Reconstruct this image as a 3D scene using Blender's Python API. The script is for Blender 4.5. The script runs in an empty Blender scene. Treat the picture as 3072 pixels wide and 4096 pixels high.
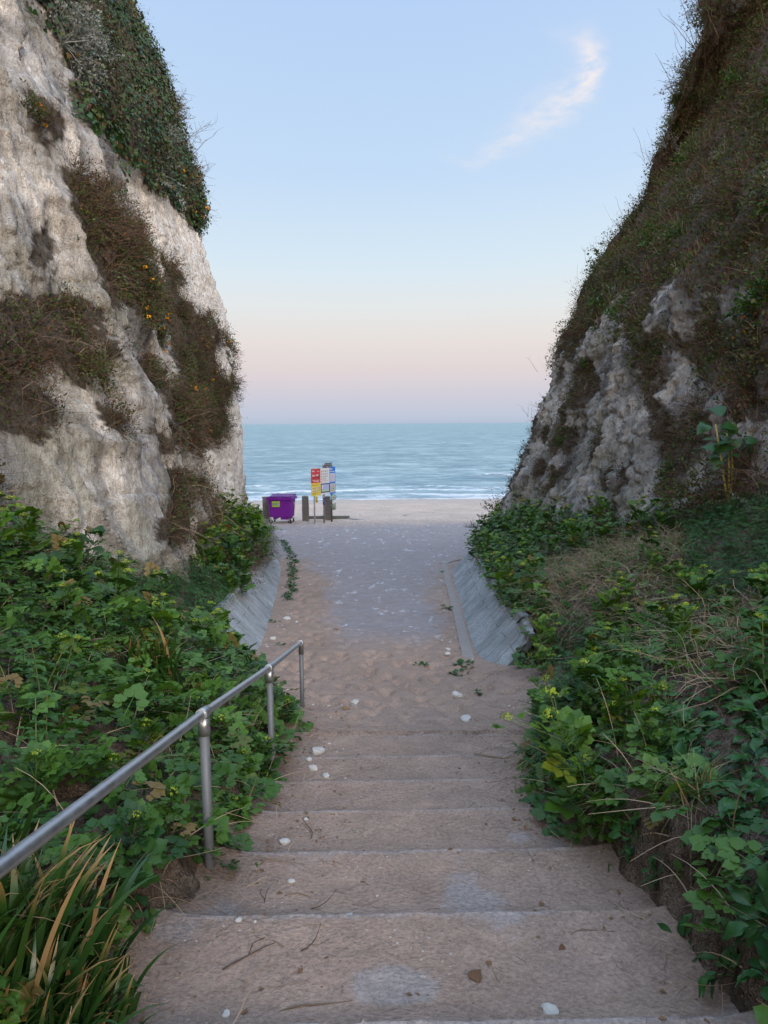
import bpy, math, random
import numpy as np
from mathutils import Vector, Matrix
from mathutils.bvhtree import BVHTree

# ---------------------------------------------------------------- camera, world, light
S = bpy.context.scene
EYE = 4.6            # camera height above the promenade (z = 0)
PITCH = 7.1
ROLL = -0.38
cam_d = bpy.data.cameras.new('camera')
cam_d.sensor_fit = 'VERTICAL'; cam_d.sensor_height = 24.0; cam_d.lens = 16.65
cam_d.clip_start = 0.05; cam_d.clip_end = 40000
cam = bpy.data.objects.new('camera', cam_d); S.collection.objects.link(cam)
CM = Matrix.Translation((0, 0, EYE)) @ Matrix.Rotation(math.radians(90-PITCH), 4, 'X') @ Matrix.Rotation(math.radians(ROLL), 4, 'Z')
cam.matrix_world = CM
S.camera = cam
S.render.resolution_x = 768; S.render.resolution_y = 1024
S.view_settings.view_transform = 'Standard'; S.view_settings.look = 'None'
S.view_settings.exposure = 0.0; S.view_settings.gamma = 1.0
S.cycles.max_bounces = 4; S.cycles.diffuse_bounces = 2; S.cycles.glossy_bounces = 2
S.cycles.transmission_bounces = 2; S.cycles.transparent_max_bounces = 4
S.cycles.use_denoising = True; S.cycles.denoiser = 'OPENIMAGEDENOISE'; S.cycles.denoising_input_passes = 'RGB_ALBEDO_NORMAL'; S.cycles.denoising_prefilter = 'ACCURATE'

def s2l(r, g, b):
    f = lambda c: (c/255/12.92) if c/255 <= 0.04045 else ((c/255+0.055)/1.055)**2.4
    return (f(r), f(g), f(b), 1.0)

class NT:
    """tiny node-tree helper"""
    def __init__(s, tree): s.t = tree; s.n = tree.nodes; s.l = tree.links
    def new(s, typ, **kw):
        n = s.n.new(typ)
        for k, v in kw.items():
            if k.startswith('i_'):
                key = k[2:]; key = int(key) if key.isdigit() else key.replace('_', ' ')
                if isinstance(v, bpy.types.NodeSocket): s.l.new(v, n.inputs[key])
                else: n.inputs[key].default_value = v
            else: setattr(n, k, v)
        return n
    def math(s, op, a, b=0.0, clamp=False):
        n = s.n.new('ShaderNodeMath'); n.operation = op; n.use_clamp = clamp
        for i, v in enumerate((a, b)):
            if isinstance(v, bpy.types.NodeSocket): s.l.new(v, n.inputs[i])
            else: n.inputs[i].default_value = v
        return n.outputs[0]
    def ramp(s, fac, stops, interp='LINEAR'):
        n = s.n.new('ShaderNodeValToRGB'); n.color_ramp.interpolation = interp
        e = n.color_ramp.elements
        while len(e) > 1: e.remove(e[-1])
        e[0].position = stops[0][0]; e[0].color = stops[0][1]
        for p, c in stops[1:]:
            k = e.new(p); k.color = c
        s.l.new(fac, n.inputs[0]); return n.outputs[0]
    def mix(s, fac, a, b, mode='MIX'):
        n = s.n.new('ShaderNodeMix'); n.data_type = 'RGBA'; n.blend_type = mode
        for i, v in ((0, fac), (6, a), (7, b)):
            if isinstance(v, bpy.types.NodeSocket): s.l.new(v, n.inputs[i])
            else: n.inputs[i].default_value = v
        return n.outputs[2]
    def noise(s, vec, scale, detail=4, rough=0.55, dist=0.0):
        n = s.n.new('ShaderNodeTexNoise')
        n.inputs['Scale'].default_value = scale; n.inputs['Detail'].default_value = detail
        n.inputs['Roughness'].default_value = rough; n.inputs['Distortion'].default_value = dist
        if vec is not None: s.l.new(vec, n.inputs['Vector'])
        return n.outputs[0]
    def mapping(s, vec, scale=(1, 1, 1), rot=(0, 0, 0), loc=(0, 0, 0)):
        n = s.n.new('ShaderNodeMapping')
        n.inputs['Scale'].default_value = scale; n.inputs['Rotation'].default_value = rot; n.inputs['Location'].default_value = loc
        s.l.new(vec, n.inputs['Vector']); return n.outputs[0]

g1 = lambda v: (v, v, v, 1)
W = bpy.data.worlds.new('World'); S.world = W; W.use_nodes = True
w = NT(W.node_tree); w.n.clear()
tc = w.new('ShaderNodeTexCoord')
D = tc.outputs['Generated']
sep = w.new('ShaderNodeSeparateXYZ', i_0=D)
el = w.math('MULTIPLY', w.math('ARCSINE', sep.outputs[2]), 180/math.pi)     # elevation in degrees
elf = w.math('DIVIDE', w.math('ADD', el, 10.0), 100.0, clamp=True)
ep = lambda e: (e+10)/100
# belt of Venus over the sea (the sun has just gone down behind the viewer)
sea_sky = w.ramp(elf, [(0, s2l(120, 130, 150)), (ep(-0.5), s2l(166, 180, 205)), (ep(0.4), s2l(186, 197, 217)), (ep(2.2), s2l(203, 201, 215)),
                       (ep(4.2), s2l(221, 209, 211)), (ep(6.5), s2l(228, 220, 216)), (ep(9), s2l(226, 229, 230)), (ep(12), s2l(214, 230, 241)),
                       (ep(18), s2l(194, 218, 244)), (ep(26), s2l(181, 208, 242)), (ep(34), s2l(169, 199, 240)), (ep(60), s2l(140, 176, 232)), (1, s2l(125, 160, 222))])
land_sky = w.ramp(elf, [(0, s2l(120, 110, 100)), (ep(0), s2l(250, 200, 150)), (ep(6), s2l(255, 222, 178)), (ep(15), s2l(245, 232, 214)), (ep(30), s2l(205, 220, 240)),
                        (ep(60), s2l(150, 185, 235)), (1, s2l(125, 160, 222))])
backf = w.math('MULTIPLY_ADD', sep.outputs[1], -0.5, clamp=True); backf.node.inputs[2].default_value = 0.5
backf = w.math('POWER', backf, 1.6)
land_sky = w.mix(1.0, land_sky, (3.7, 3.35, 2.9, 1), 'MULTIPLY')  # unseen inland sky brightened as added fill for the gap
sky = w.mix(backf, sea_sky, land_sky)
sky = w.mix(1.0, sky, w.ramp(elf, [(ep(37), g1(.5)), (ep(65), (1.1, .99, .87, 1))]), 'MULTIPLY')  # sky above the view raised likewise, as added fill light
sky = w.mix(1.0, sky, (2, 2, 2, 1), 'MULTIPLY')
# the physical sky, faint, under the graded colours (low sun behind the viewer)
SUN_EL, SUN_AZ = 12.0, 205.0     # azimuth of the sun, degrees clockwise from +Y
nish = w.new('ShaderNodeTexSky', sky_type='NISHITA', sun_disc=False)
nish.sun_elevation = math.radians(SUN_EL); nish.sun_rotation = math.radians(SUN_AZ)
nsc = w.mix(1.0, nish.outputs[0], (0.006, 0.006, 0.006, 1), 'MULTIPLY')
sky = w.mix(1.0, sky, nsc, 'ADD')
# one feather of high cloud, a comma shape fixed in the sky by direction
az = w.math('MULTIPLY', w.math('ARCTAN2', sep.outputs[0], sep.outputs[1]), 180/math.pi)
azel = w.new('ShaderNodeCombineXYZ', i_0=az, i_1=el)
wn = w.new('ShaderNodeTexNoise'); wn.inputs['Scale'].default_value = 0.35; wn.inputs['Detail'].default_value = 5
w.l.new(azel.outputs[0], wn.inputs['Vector'])
wv = w.new('ShaderNodeVectorMath', operation='MULTIPLY_ADD'); w.l.new(wn.outputs[1], wv.inputs[0]); wv.inputs[1].default_value = (1.6, 1.2, 0); w.l.new(azel.outputs[0], wv.inputs[2])
ws = w.new('ShaderNodeSeparateXYZ', i_0=wv.outputs[0])
cloud_in = (ws.outputs[0], ws.outputs[1])
def blob(cx, cy, sx, sy, rot, amp):
    r = math.radians(rot)
    m = w.new('ShaderNodeMapping', vector_type='TEXTURE')
    w.l.new(wv.outputs[0], m.inputs[0])
    m.inputs['Location'].default_value = (cx+0.8, cy+0.6, 0); m.inputs['Rotation'].default_value = (0, 0, r); m.inputs['Scale'].default_value = (sx, sy, 1)
    mp = w.new('ShaderNodeVectorMath', operation='MULTIPLY'); w.l.new(m.outputs[0], mp.inputs[0]); mp.inputs[1].default_value = (1, 1, 0)
    ln = w.new('ShaderNodeVectorMath', operation='LENGTH'); w.l.new(mp.outputs[0], ln.inputs[0])
    q = w.math('MULTIPLY', ln.outputs[1], ln.outputs[1])
    return w.math('MULTIPLY', w.math('EXPONENT', w.math('MULTIPLY', q, -1.0)), amp)
blobs = [blob(8.2, 19.5, 1.9, 0.55, 22, .30), blob(10.6, 20.7, 2.5, 1.0, 24, .42), blob(12.7, 22.0, 2.0, 1.4, 32, .5),
         blob(14.6, 22.8, 1.5, 0.85, 48, .7), blob(15.6, 24.0, 1.4, 0.7, 82, .85), blob(14.9, 25.3, 1.1, 0.75, 128, .5),
         blob(5.6, 19.2, 1.6, 0.3, -14, .14), blob(13.2, 26.0, 1.2, 0.5, 150, .15)]
cl = blobs[0]
for b in blobs[1:]: cl = w.math('ADD', cl, b)
st = w.noise(w.mapping(azel.outputs[0], (0.5, 1.3, 1), (0, 0, math.radians(-35))), 1.1, 4, .6)
stf = w.ramp(st, [(0.32, g1(.15)), (0.62, g1(1))])
cl = w.math('MULTIPLY', w.math('MULTIPLY', cl, stf), 1.0, clamp=True)
front = w.math('GREATER_THAN', sep.outputs[1], 0.0)
cl = w.math('MULTIPLY', cl, front)
sky = w.mix(cl, sky, s2l(240, 236, 240))
bg = w.new('ShaderNodeBackground', i_0=sky); bg.inputs[1].default_value = 1.0
out = w.new('ShaderNodeOutputWorld', i_0=bg.outputs[0])

sun_d = bpy.data.lights.new('sun', 'SUN'); sun_d.energy = 1.75; sun_d.angle = math.radians(14); sun_d.color = (1.0, 0.86, 0.74)
sun = bpy.data.objects.new('sun', sun_d); S.collection.objects.link(sun)
_a = math.radians(150); _e = math.radians(27)      # after-glow from behind the viewer's right shoulder
sun.rotation_euler = Vector((math.sin(_a)*math.cos(_e), math.cos(_a)*math.cos(_e), math.sin(_e))).to_track_quat('Z', 'Y').to_euler()

# ---------------------------------------------------------------- numpy helpers
RS = np.random.RandomState(7)
def _h(i, j, k, s=0):
    n = (i.astype(np.int64)*73856093) ^ (j.astype(np.int64)*19349663) ^ (k.astype(np.int64)*83492791) ^ (s*2654435761)
    n = (n ^ (n >> 13)) * 1274126177 & 0x7fffffff
    n = (n ^ (n >> 15)) * 2246822519 & 0x7fffffff
    return (n ^ (n >> 14)) / 2147483647.0
def vnoise(x, y, z, s=0):
    xi, yi, zi = np.floor(x), np.floor(y), np.floor(z)
    fx, fy, fz = x-xi, y-yi, z-zi
    fx = fx*fx*fx*(fx*(fx*6-15)+10); fy = fy*fy*fy*(fy*(fy*6-15)+10); fz = fz*fz*fz*(fz*(fz*6-15)+10)
    r = 0
    for a in (0, 1):
        for b in (0, 1):
            for c in (0, 1):
                r = r + _h(xi+a, yi+b, zi+c, s)*(fx if a else 1-fx)*(fy if b else 1-fy)*(fz if c else 1-fz)
    return r*2-1
def fbm(x, y, z, o=4, s=0, g=.5):
    r = 0; a = 1.0; f = 1.0; t = 0
    for i in range(o):
        r = r + a*vnoise(x*f+i*7.3, y*f+i*3.1, z*f-i*5.7, s+i); t += a; a *= g; f *= 2.03
    return r/t
def worley(x, y, z, s=0):
    xi, yi, zi = np.floor(x), np.floor(y), np.floor(z)
    d1 = np.full(np.shape(x), 9.0); d2 = d1.copy(); idr = d1*0
    for a in (-1, 0, 1):
        for b in (-1, 0, 1):
            for c in (-1, 0, 1):
                cx, cy, cz = xi+a, yi+b, zi+c
                px = cx+_h(cx, cy, cz, s+1); py = cy+_h(cx, cy, cz, s+2); pz = cz+_h(cx, cy, cz, s+3)
                d = np.sqrt((px-x)**2+(py-y)**2+(pz-z)**2)
                m = d < d1
                d2 = np.where(m, d1, np.minimum(d2, d)); idr = np.where(m, _h(cx, cy, cz, s+4), idr); d1 = np.where(m, d, d1)
    return d1, d2, idr
def sst(a, b, x):
    t = np.clip((x-a)/(b-a), 0, 1); return t*t*(3-2*t)
ip = lambda x, xs, ys: np.interp(x, xs, ys)

CMi = np.array(CM.inverted())
def proj(P):
    """world points -> coordinates on the 1659 x 2212 view of the photograph"""
    P = np.asarray(P, float).reshape(-1, 3)
    q = P @ CMi[:3, :3].T + CMi[:3, 3]
    z = -q[:, 2]; ok = z > .05; z = np.where(ok, z, 1)
    return np.where(ok, (1536+2841*q[:, 0]/z)/1.8517, -9e9), np.where(ok, (2048-2841*q[:, 1]/z)/1.8517, -9e9)
def ray(x, y):
    d = CM.to_3x3() @ Vector(((x*1.8517-1536)/2841, -(y*1.8517-2048)/2841, -1)); return d.normalized()
def inpoly(x, y, poly):
    r = np.zeros(np.shape(x), bool); n = len(poly)
    for i in range(n):
        x1, y1 = poly[i]; x2, y2 = poly[(i+1) % n]
        if y1 == y2: continue
        c = ((y1 > y) != (y2 > y)) & (x < (x2-x1)*(y-y1)/(y2-y1)+x1)
        r ^= c
    return r

def mesh_np(name, chunks, mats, smooth=True, attrs=None):
    """chunks: list of (verts Nx3, faces MxK, material index, v per vertex or None)"""
    V = []; L = []; LT = []; MI = []; A = []; off = 0
    for ch in chunks:
        v, f, mi = ch[:3]; a = ch[3] if len(ch) > 3 else None
        V.append(v); L.append((f+off).ravel()); LT.append(np.full(len(f), f.shape[1])); MI.append(np.full(len(f), mi))
        A.append(np.zeros(len(v)) if a is None else a); off += len(v)
    V = np.concatenate(V); L = np.concatenate(L).astype(np.int32); LT = np.concatenate(LT).astype(np.int32); MI = np.concatenate(MI).astype(np.int32)
    me = bpy.data.meshes.new(name)
    me.vertices.add(len(V)); me.vertices.foreach_set('co', V.astype(np.float32).ravel())
    me.loops.add(len(L)); me.loops.foreach_set('vertex_index', L)
    me.polygons.add(len(LT)); me.polygons.foreach_set('loop_start', np.concatenate([[0], np.cumsum(LT)[:-1]]).astype(np.int32))
    me.polygons.foreach_set('material_index', MI)
    me.polygons.foreach_set('use_smooth', np.full(len(LT), smooth))
    for m in mats: me.materials.append(m)
    at = me.attributes.new('v', 'FLOAT', 'POINT'); at.data.foreach_set('value', np.concatenate(A).astype(np.float32))
    if attrs:
        for k, arr in attrs.items():
            arr = np.asarray(arr)
            if arr.ndim == 2:
                at = me.attributes.new(k, 'FLOAT_COLOR', 'POINT'); c = np.ones((len(arr), 4)); c[:, :arr.shape[1]] = arr
                at.data.foreach_set('color', c.astype(np.float32).ravel())
            else:
                at = me.attributes.new(k, 'FLOAT', 'POINT'); at.data.foreach_set('value', arr.astype(np.float32))
    me.update(calc_edges=True); me.validate()
    return me
def link(name, me, parent=None):
    o = bpy.data.objects.new(name, me); S.collection.objects.link(o)
    if parent is not None: o.parent = parent
    return o
def tag(o, label=None, cat=None, group=None, kind=None):
    if label: o['label'] = label
    if cat: o['category'] = cat
    if group: o['group'] = group
    if kind: o['kind'] = kind
    return o
def empty(name, loc=(0, 0, 0), rz=0.0):
    o = bpy.data.objects.new(name, None); o.empty_display_size = .1; S.collection.objects.link(o)
    o.location = loc; o.rotation_euler = (0, 0, rz); return o
def gridf(nu, nv):
    i = np.arange(nu-1)[:, None]*nv+np.arange(nv-1)[None, :]
    return np.stack([i, i+nv, i+nv+1, i+1], -1).reshape(-1, 4)
def bvh_of(V, F): return BVHTree.FromPolygons([tuple(v) for v in V], [tuple(int(i) for i in f) for f in F])

# ---------------------------------------------------------------- materials
def material(name, fn, **kw):
    m = bpy.data.materials.new(name); m.use_nodes = True
    t = NT(m.node_tree); b = m.node_tree.nodes['Principled BSDF']
    fn(t, b); return m
def attr(t, name): 
    n = t.new('ShaderNodeAttribute', attribute_name=name); return n
def bump(t, b, h, strength=.5, dist=.02, prev=None):
    n = t.new('ShaderNodeBump'); n.inputs['Strength'].default_value = strength; n.inputs['Distance'].default_value = dist
    t.l.new(h, n.inputs['Height'])
    if prev is not None: t.l.new(prev, n.inputs['Normal'])
    if b is not None: t.l.new(n.outputs[0], b.inputs['Normal'])
    return n.outputs[0]
def plain(name, col, rough=.6, metal=0.0, var=.12, scale=8, spec=.5, bmp=0):
    def f(t, b):
        o = t.new('ShaderNodeTexCoord').outputs['Object']
        n = t.noise(o, scale, 5, .6)
        c = t.mix(n, tuple(x*(1-var) for x in col[:3])+(1,), tuple(min(1, x*(1+var)) for x in col[:3])+(1,))
        t.l.new(c, b.inputs['Base Color'])
        t.l.new(t.ramp(n, [(.3, g1(max(rough-.1, .02))), (.7, g1(min(1, rough+.12)))]), b.inputs['Roughness'])
        b.inputs['Metallic'].default_value = metal; b.inputs['Specular IOR Level'].default_value = spec
        if bmp: bump(t, b, t.noise(o, scale*4, 5, .6), bmp, .01)
    return material(name, f)

def m_chalk(t, b):
    geo = t.new('ShaderNodeNewGeometry').outputs['Position']
    a = attr(t, 'col')
    n1 = t.noise(geo, 3.0, 5, .65); n2 = t.noise(t.mapping(geo, (1, 1, .35)), 14, 5, .65, .3); n3 = t.noise(geo, 60, 4, .6)
    c = t.mix(t.ramp(n2, [(.32, g1(.0)), (.58, g1(1))]), (.70, .68, .65, 1), (1.12, 1.12, 1.12, 1))
    c = t.mix(1.0, a.outputs['Color'], c, 'MULTIPLY')
    c2 = t.mix(t.ramp(n3, [(.35, g1(0)), (.5, g1(1))]), (.8, .79, .76, 1), (1.05, 1.05, 1.05, 1))
    c = t.mix(.55, c, t.mix(1.0, c, c2, 'MULTIPLY'))
    n5 = t.noise(t.mapping(geo, (1, 1, .22)), 9, 5, .7, .6)
    c = t.mix(t.ramp(t.math('ABSOLUTE', t.math('SUBTRACT', n5, .5)), [(.004, g1(.35)), (.03, g1(0))]), c, (.22, .215, .20, 1))
    # dark flint nodules and pits
    fl = t.new('ShaderNodeTexVoronoi', feature='F1'); fl.inputs['Scale'].default_value = 1.6; t.l.new(t.mapping(geo, (1, 1, 1.9)), fl.inputs['Vector'])
    wf = t.math('ADD', fl.outputs['Distance'], t.math('MULTIPLY', t.math('SUBTRACT', n2, .5), .16))
    flm = t.ramp(wf, [(.07, g1(1)), (.1, g1(0))])
    c = t.mix(t.math('MULTIPLY', flm, attr(t, 'flint').outputs['Fac']), c, (.13, .125, .11, 1))
    t.l.new(c, b.inputs['Base Color']); b.inputs['Roughness'].default_value = .92; b.inputs['Specular IOR Level'].default_value = .2
    vc = t.new('ShaderNodeTexVoronoi', feature='DISTANCE_TO_EDGE'); vc.inputs['Scale'].default_value = 5.5
    wr = t.new('ShaderNodeVectorMath', operation='MULTIPLY_ADD'); nn = t.new('ShaderNodeTexNoise'); nn.inputs['Scale'].default_value = 3; t.l.new(geo, nn.inputs['Vector'])
    t.l.new(nn.outputs[1], wr.inputs[0]); wr.inputs[1].default_value = (.5, .5, .5); t.l.new(geo, wr.inputs[2]); t.l.new(wr.outputs[0], vc.inputs['Vector'])
    cr = t.ramp(vc.outputs['Distance'], [(0, g1(0)), (.06, g1(1))])
    p = bump(t, None, cr, .35, .03)
    p = bump(t, None, n1, .7, .20, p)
    p = bump(t, None, n2, 1.0, .10, p)
    p = bump(t, None, n5, .8, .10, p)
    bump(t, b, n3, .8, .02, p)
M_CHALK = material('chalk', m_chalk)

def m_soil(t, b):
    geo = t.new('ShaderNodeNewGeometry').outputs['Position']
    n = t.noise(geo, 9, 5, .65); n2 = t.noise(geo, 55, 3, .7)
    c = t.ramp(n, [(.3, (.045, .035, .025, 1)), (.5, (.15, .112, .082, 1)), (.7, (.25, .20, .155, 1))])
    c = t.mix(t.ramp(n2, [(.6, g1(0)), (.75, g1(.6))]), c, (.25, .22, .18, 1))
    t.l.new(c, b.inputs['Base Color']); b.inputs['Roughness'].default_value = .95; b.inputs['Specular IOR Level'].default_value = .15
    p = bump(t, None, n, 1.0, .12); bump(t, b, n2, 1.0, .04, p)
M_SOIL = material('soil', m_soil)

def m_ground(t, b):
    geo = t.new('ShaderNodeNewGeometry').outputs['Position']
    a = attr(t, 'col'); tar = attr(t, 'tar').outputs['Fac']; ws = attr(t, 'wet').outputs['Fac']
    n = t.noise(geo, 5, 6, .6); n2 = t.noise(geo, 55, 5, .75); n3 = t.noise(t.mapping(geo, (1, .55, 1)), 2.2, 5, .7)
    c = t.mix(1.0, a.outputs['Color'], t.ramp(n, [(.3, g1(.84)), (.7, g1(1.12))]), 'MULTIPLY')
    c = t.mix(1.0, c, t.ramp(n2, [(.32, g1(.62)), (.68, g1(1.26))]), 'MULTIPLY')
    # worn chalky bloom and scuffs on the tarmac
    sc = t.noise(t.mapping(geo, (1, .45, 1)), 3.4, 7, .74)
    scm = t.math('MULTIPLY', t.ramp(sc, [(.585, g1(0)), (.64, g1(1))]), tar)
    c = t.mix(t.math('MULTIPLY', scm, .75), c, (.62, .61, .62, 1))
    # crumbs of chalk and shell
    vo = t.new('ShaderNodeTexVoronoi', feature='F1'); vo.inputs['Scale'].default_value = 24; t.l.new(geo, vo.inputs['Vector'])
    cr = t.math('MULTIPLY', t.ramp(vo.outputs['Distance'], [(.10, g1(1)), (.15, g1(0))]), t.ramp(t.noise(geo, 2.7, 3, .6), [(.5, g1(0)), (.62, g1(.85))]))
    c = t.mix(cr, c, (.55, .5, .45, 1))
    vd = t.new('ShaderNodeTexVoronoi', feature='F1'); vd.inputs['Scale'].default_value = 17; t.l.new(t.mapping(geo, (1, 1, 1), (0, 0, .6)), vd.inputs['Vector'])
    dk = t.math('MULTIPLY', t.ramp(vd.outputs['Distance'], [(.06, g1(1)), (.1, g1(0))]), t.ramp(t.noise(geo, 1.9, 3, .6), [(.5, g1(0)), (.62, g1(.8))]))
    c = t.mix(dk, c, (.06, .045, .035, 1))
    t.l.new(c, b.inputs['Base Color'])
    rg = t.mix(ws, g1(.95), g1(.16)); t.l.new(rg, b.inputs['Roughness']); b.inputs['Specular IOR Level'].default_value = .3
    # shoe-sole ripples and prints in the dry sand
    wv_ = t.new('ShaderNodeTexWave'); wv_.inputs['Scale'].default_value = 9; wv_.inputs['Distortion'].default_value = 9; wv_.inputs['Detail'].default_value = 3; wv_.inputs['Detail Scale'].default_value = 1.4
    t.l.new(t.mapping(geo, (.45, 1.5, 1)), wv_.inputs['Vector'])
    wm = t.math('MULTIPLY', wv_.outputs[1], t.ramp(t.noise(geo, 2.9, 3, .5), [(.5, g1(0)), (.6, g1(1))]))
    stn = t.math('SUBTRACT', 1.0, t.math('MULTIPLY', tar, .75))
    dd = t.new('ShaderNodeBump'); t.l.new(t.math('MULTIPLY', stn, .8), dd.inputs['Strength']); dd.inputs['Distance'].default_value = .045; t.l.new(n, dd.inputs['Height'])
    d2 = t.new('ShaderNodeBump'); t.l.new(t.math('MULTIPLY', stn, .35), d2.inputs['Strength']); d2.inputs['Distance'].default_value = .018; t.l.new(wm, d2.inputs['Height']); t.l.new(dd.outputs[0], d2.inputs['Normal'])
    bump(t, b, n2, .9, .012, d2.outputs[0])
M_GROUND = material('sand_and_tarmac', m_ground)

def m_leaf(name, lo, hi, tip=None, rough=.42, trans=.12, spec=.5, use_tip=False, hue=.04):
    def f(t, b):
        v = attr(t, 'v').outputs['Fac']
        rnd = t.new('ShaderNodeObjectInfo').outputs['Random']
        geo = t.new('ShaderNodeNewGeometry').outputs['Position']
        n = t.noise(geo, .7, 3, .5)
        x = t.math('ADD', t.math('MULTIPLY', t.math('FRACT', v), .5), t.math('ADD', t.math('MULTIPLY', rnd, .25), t.math('MULTIPLY', t.math('SUBTRACT', n, .36), 1.15)), clamp=True)
        c = t.ramp(x, [(.15, lo+(1,)), (.95, hi+(1,))])
        if tip:
            c = t.mix(t.ramp(v, [(tip[1], g1(0)), (tip[2], g1(1))]) if use_tip else t.ramp(t.math('FRACT', t.math('MULTIPLY', v, 7.31)), [(tip[1], g1(0)), (tip[2], g1(1))]), c, tip[0]+(1,))
        t.l.new(c, b.inputs['Base Color']); b.inputs['Roughness'].default_value = rough; b.inputs['Specular IOR Level'].default_value = spec
        if trans:
            tr = t.new('ShaderNodeBsdfTranslucent'); t.l.new(t.mix(1.0, c, (1.3, 1.5, .6, 1), 'MULTIPLY'), tr.inputs[0])
            mx = t.new('ShaderNodeMixShader'); mx.inputs[0].default_value = trans
            t.l.new(b.outputs[0], mx.inputs[1]); t.l.new(tr.outputs[0], mx.inputs[2])
            t.l.new(mx.outputs[0], t.n['Material Output'].inputs['Surface'])
    return material(name, f)
M_ALEX = m_leaf('alexanders_leaf', (.022, .075, .010), (.115, .215, .018), tip=((.24, .22, .02), .92, .97), rough=.42, trans=.18, spec=.28)
M_ALEXD = m_leaf('undergrowth_leaf', (.013, .050, .012), (.075, .160, .022), tip=((.14, .10, .03), .95, .98), rough=.42, spec=.26)
M_STEM = m_leaf('green_stem', (.05, .08, .025), (.12, .14, .05), trans=0)
M_UMBEL = m_leaf('umbel', (.14, .22, .02), (.32, .38, .05), rough=.8, trans=0, spec=.1)
M_DOCK = m_leaf('broad_leaf', (.008, .044, .014), (.042, .120, .028), rough=.38, trans=.1, spec=.3)
M_IVY = m_leaf('ivy_leaf', (.014, .052, .012), (.080, .150, .028), tip=((.12, .07, .02), .80, .9), rough=.42, trans=.05, spec=.25)
M_TWIG = m_leaf('brown_twig', (.055, .034, .026), (.19, .13, .095), rough=.85, trans=0, spec=.15)
M_BROWN = m_leaf('withered_leaf', (.050, .027, .020), (.15, .082, .050), tip=((.05, .085, .015), .62, .7), rough=.8, trans=0, spec=.2)
M_OLIVE = m_leaf('olive_leaf', (.022, .058, .012), (.085, .125, .026), tip=((.11, .06, .03), .7, .8), rough=.6, trans=.04, spec=.3)
M_SILVER = m_leaf('silver_leaf', (.12, .135, .125), (.30, .32, .29), rough=.8, trans=0, spec=.2)
M_STRAW = m_leaf('straw', (.14, .095, .06), (.40, .31, .22), rough=.8, trans=0, spec=.2)
M_GRASS = m_leaf('grass_blade', (.035, .075, .018), (.10, .15, .035), tip=((.28, .2, .09), .8, .9), rough=.5, trans=.15)
M_FERN = m_leaf('cleavers_leaf', (.012, .052, .012), (.045, .120, .022), rough=.5, trans=.1, spec=.25)
M_IRIS = m_leaf('strap_leaf', (.008, .035, .010), (.040, .095, .014), tip=((.34, .20, .085), .68, .92), use_tip=True, rough=.38, trans=.12)
M_FLOWER = m_leaf('orange_petal', (.85, .30, .01), (.95, .48, .02), rough=.6, trans=.1, spec=.2)
M_DEAD = m_leaf('dead_leaf', (.10, .055, .03), (.22, .12, .06), rough=.8, trans=0, spec=.2)
# ---------------------------------------------------------------- the lie of the land
SE = [0.02, .65, 1.28, 1.91, 2.585, 3.236, 3.863, 4.49, 5.148, 5.86, 6.62, 7.4]   # front edges of the steps
SH = [1.75+.15*(k-3) for k in range(len(SE))]                             # depth of each tread below the eye
def smooth_drop(y):
    return ip(y, [-6, 0, 5.9, 7.4, 9.1, 10.2, 12, 14, 17.4, 20.4, 24, 28, 33, 36, 37.2, 60, 90], [1.1, 1.3, 2.72, 3.06, 3.37, 3.46, 3.66, 3.86, 4.1, 4.25, 4.4, 4.53, 4.61, 4.68, 5.15, 6.34, 7.6])
def drop(x, y):
    """depth of path / beach below the eye"""
    yy = y-.016*x
    h = smooth_drop(yy)
    st = np.full(np.shape(yy), SH[0]-.15)
    for k in range(len(SE)):
        wv = .012+(.05*(k-8) if k > 8 else 0)
        lip = SE[k]-1e-6
        st = np.where(yy > lip, SH[k]+.15-.15*(1-sst(lip, lip+wv, yy))-(.095 if k > 1 else 0)*np.exp(-np.clip(yy-lip-.02, 0, 9)/.20)*(yy > lip+.02), st)
    st = st+.02*np.clip((yy-np.array(SE)[np.clip(np.searchsorted(SE, yy)-1, 0, 11)])/.65, 0, 1)
    f = sst(5.55, 6.25, yy)
    h = st*(1-f)+h*f
    return h
XLy = [-6, 1.2, 2.23, 2.74, 3.9, 5.1, 6.3, 7.5, 9, 10.8, 12.1, 15, 20.4, 24, 27, 29]
XLx = [-1.0, -.85, -.80, -.62, -.62, -.66, -.68, -1.15, -1.85, -2.0, -2.1, -2.4, -3.0, -3.7, -4.5, -5.2]
XRy = [-6, 1.2, 2.23, 3.1, 3.72, 5, 6.5, 8, 9.3, 10.2, 11.9, 13.8, 17.4, 20.4, 24, 27]
XRx = [1.0, .98, 1.0, .98, .88, 1.0, 1.38, 1.85, 1.45, 1.36, 1.47, 1.57, 1.77, 1.95, 2.85, 4.2]
XL = lambda y: ip(y, XLy, XLx)
XR = lambda y: ip(y, XRy, XRx)

# ---- ground sheet
def strip_y():
    ys = [-7.0]
    while ys[-1] < 95:
        y = ys[-1]; ys.append(y+max(.016, .0045*abs(y)) if y > 1.0 else y+(.25 if y < .5 else .05))
    e = [q+d for q in SE for d in (-.05, -.012, -.004, 0, .006, .012, .022)]
    ys = [y for y in ys if min(abs(y-q) for q in SE) > .03 or y > 8]
    return np.array(sorted(ys+e))
gy = strip_y(); nu = 420
u = np.linspace(-1, 1, nu); u = np.sign(u)*(np.abs(u)*.55+.45*np.abs(u)**3.2)
hw = np.where(gy < 34, 3.2+gy.clip(0)*.30, 3.2+34*.3+(gy-34)*1.6)
X = u[None, :]*hw[:, None]; Y = np.repeat(gy[:, None], nu, 1)+.016*X
hd = drop(X, Y)
sand = sst(5.5, 7.5, Y)
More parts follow.
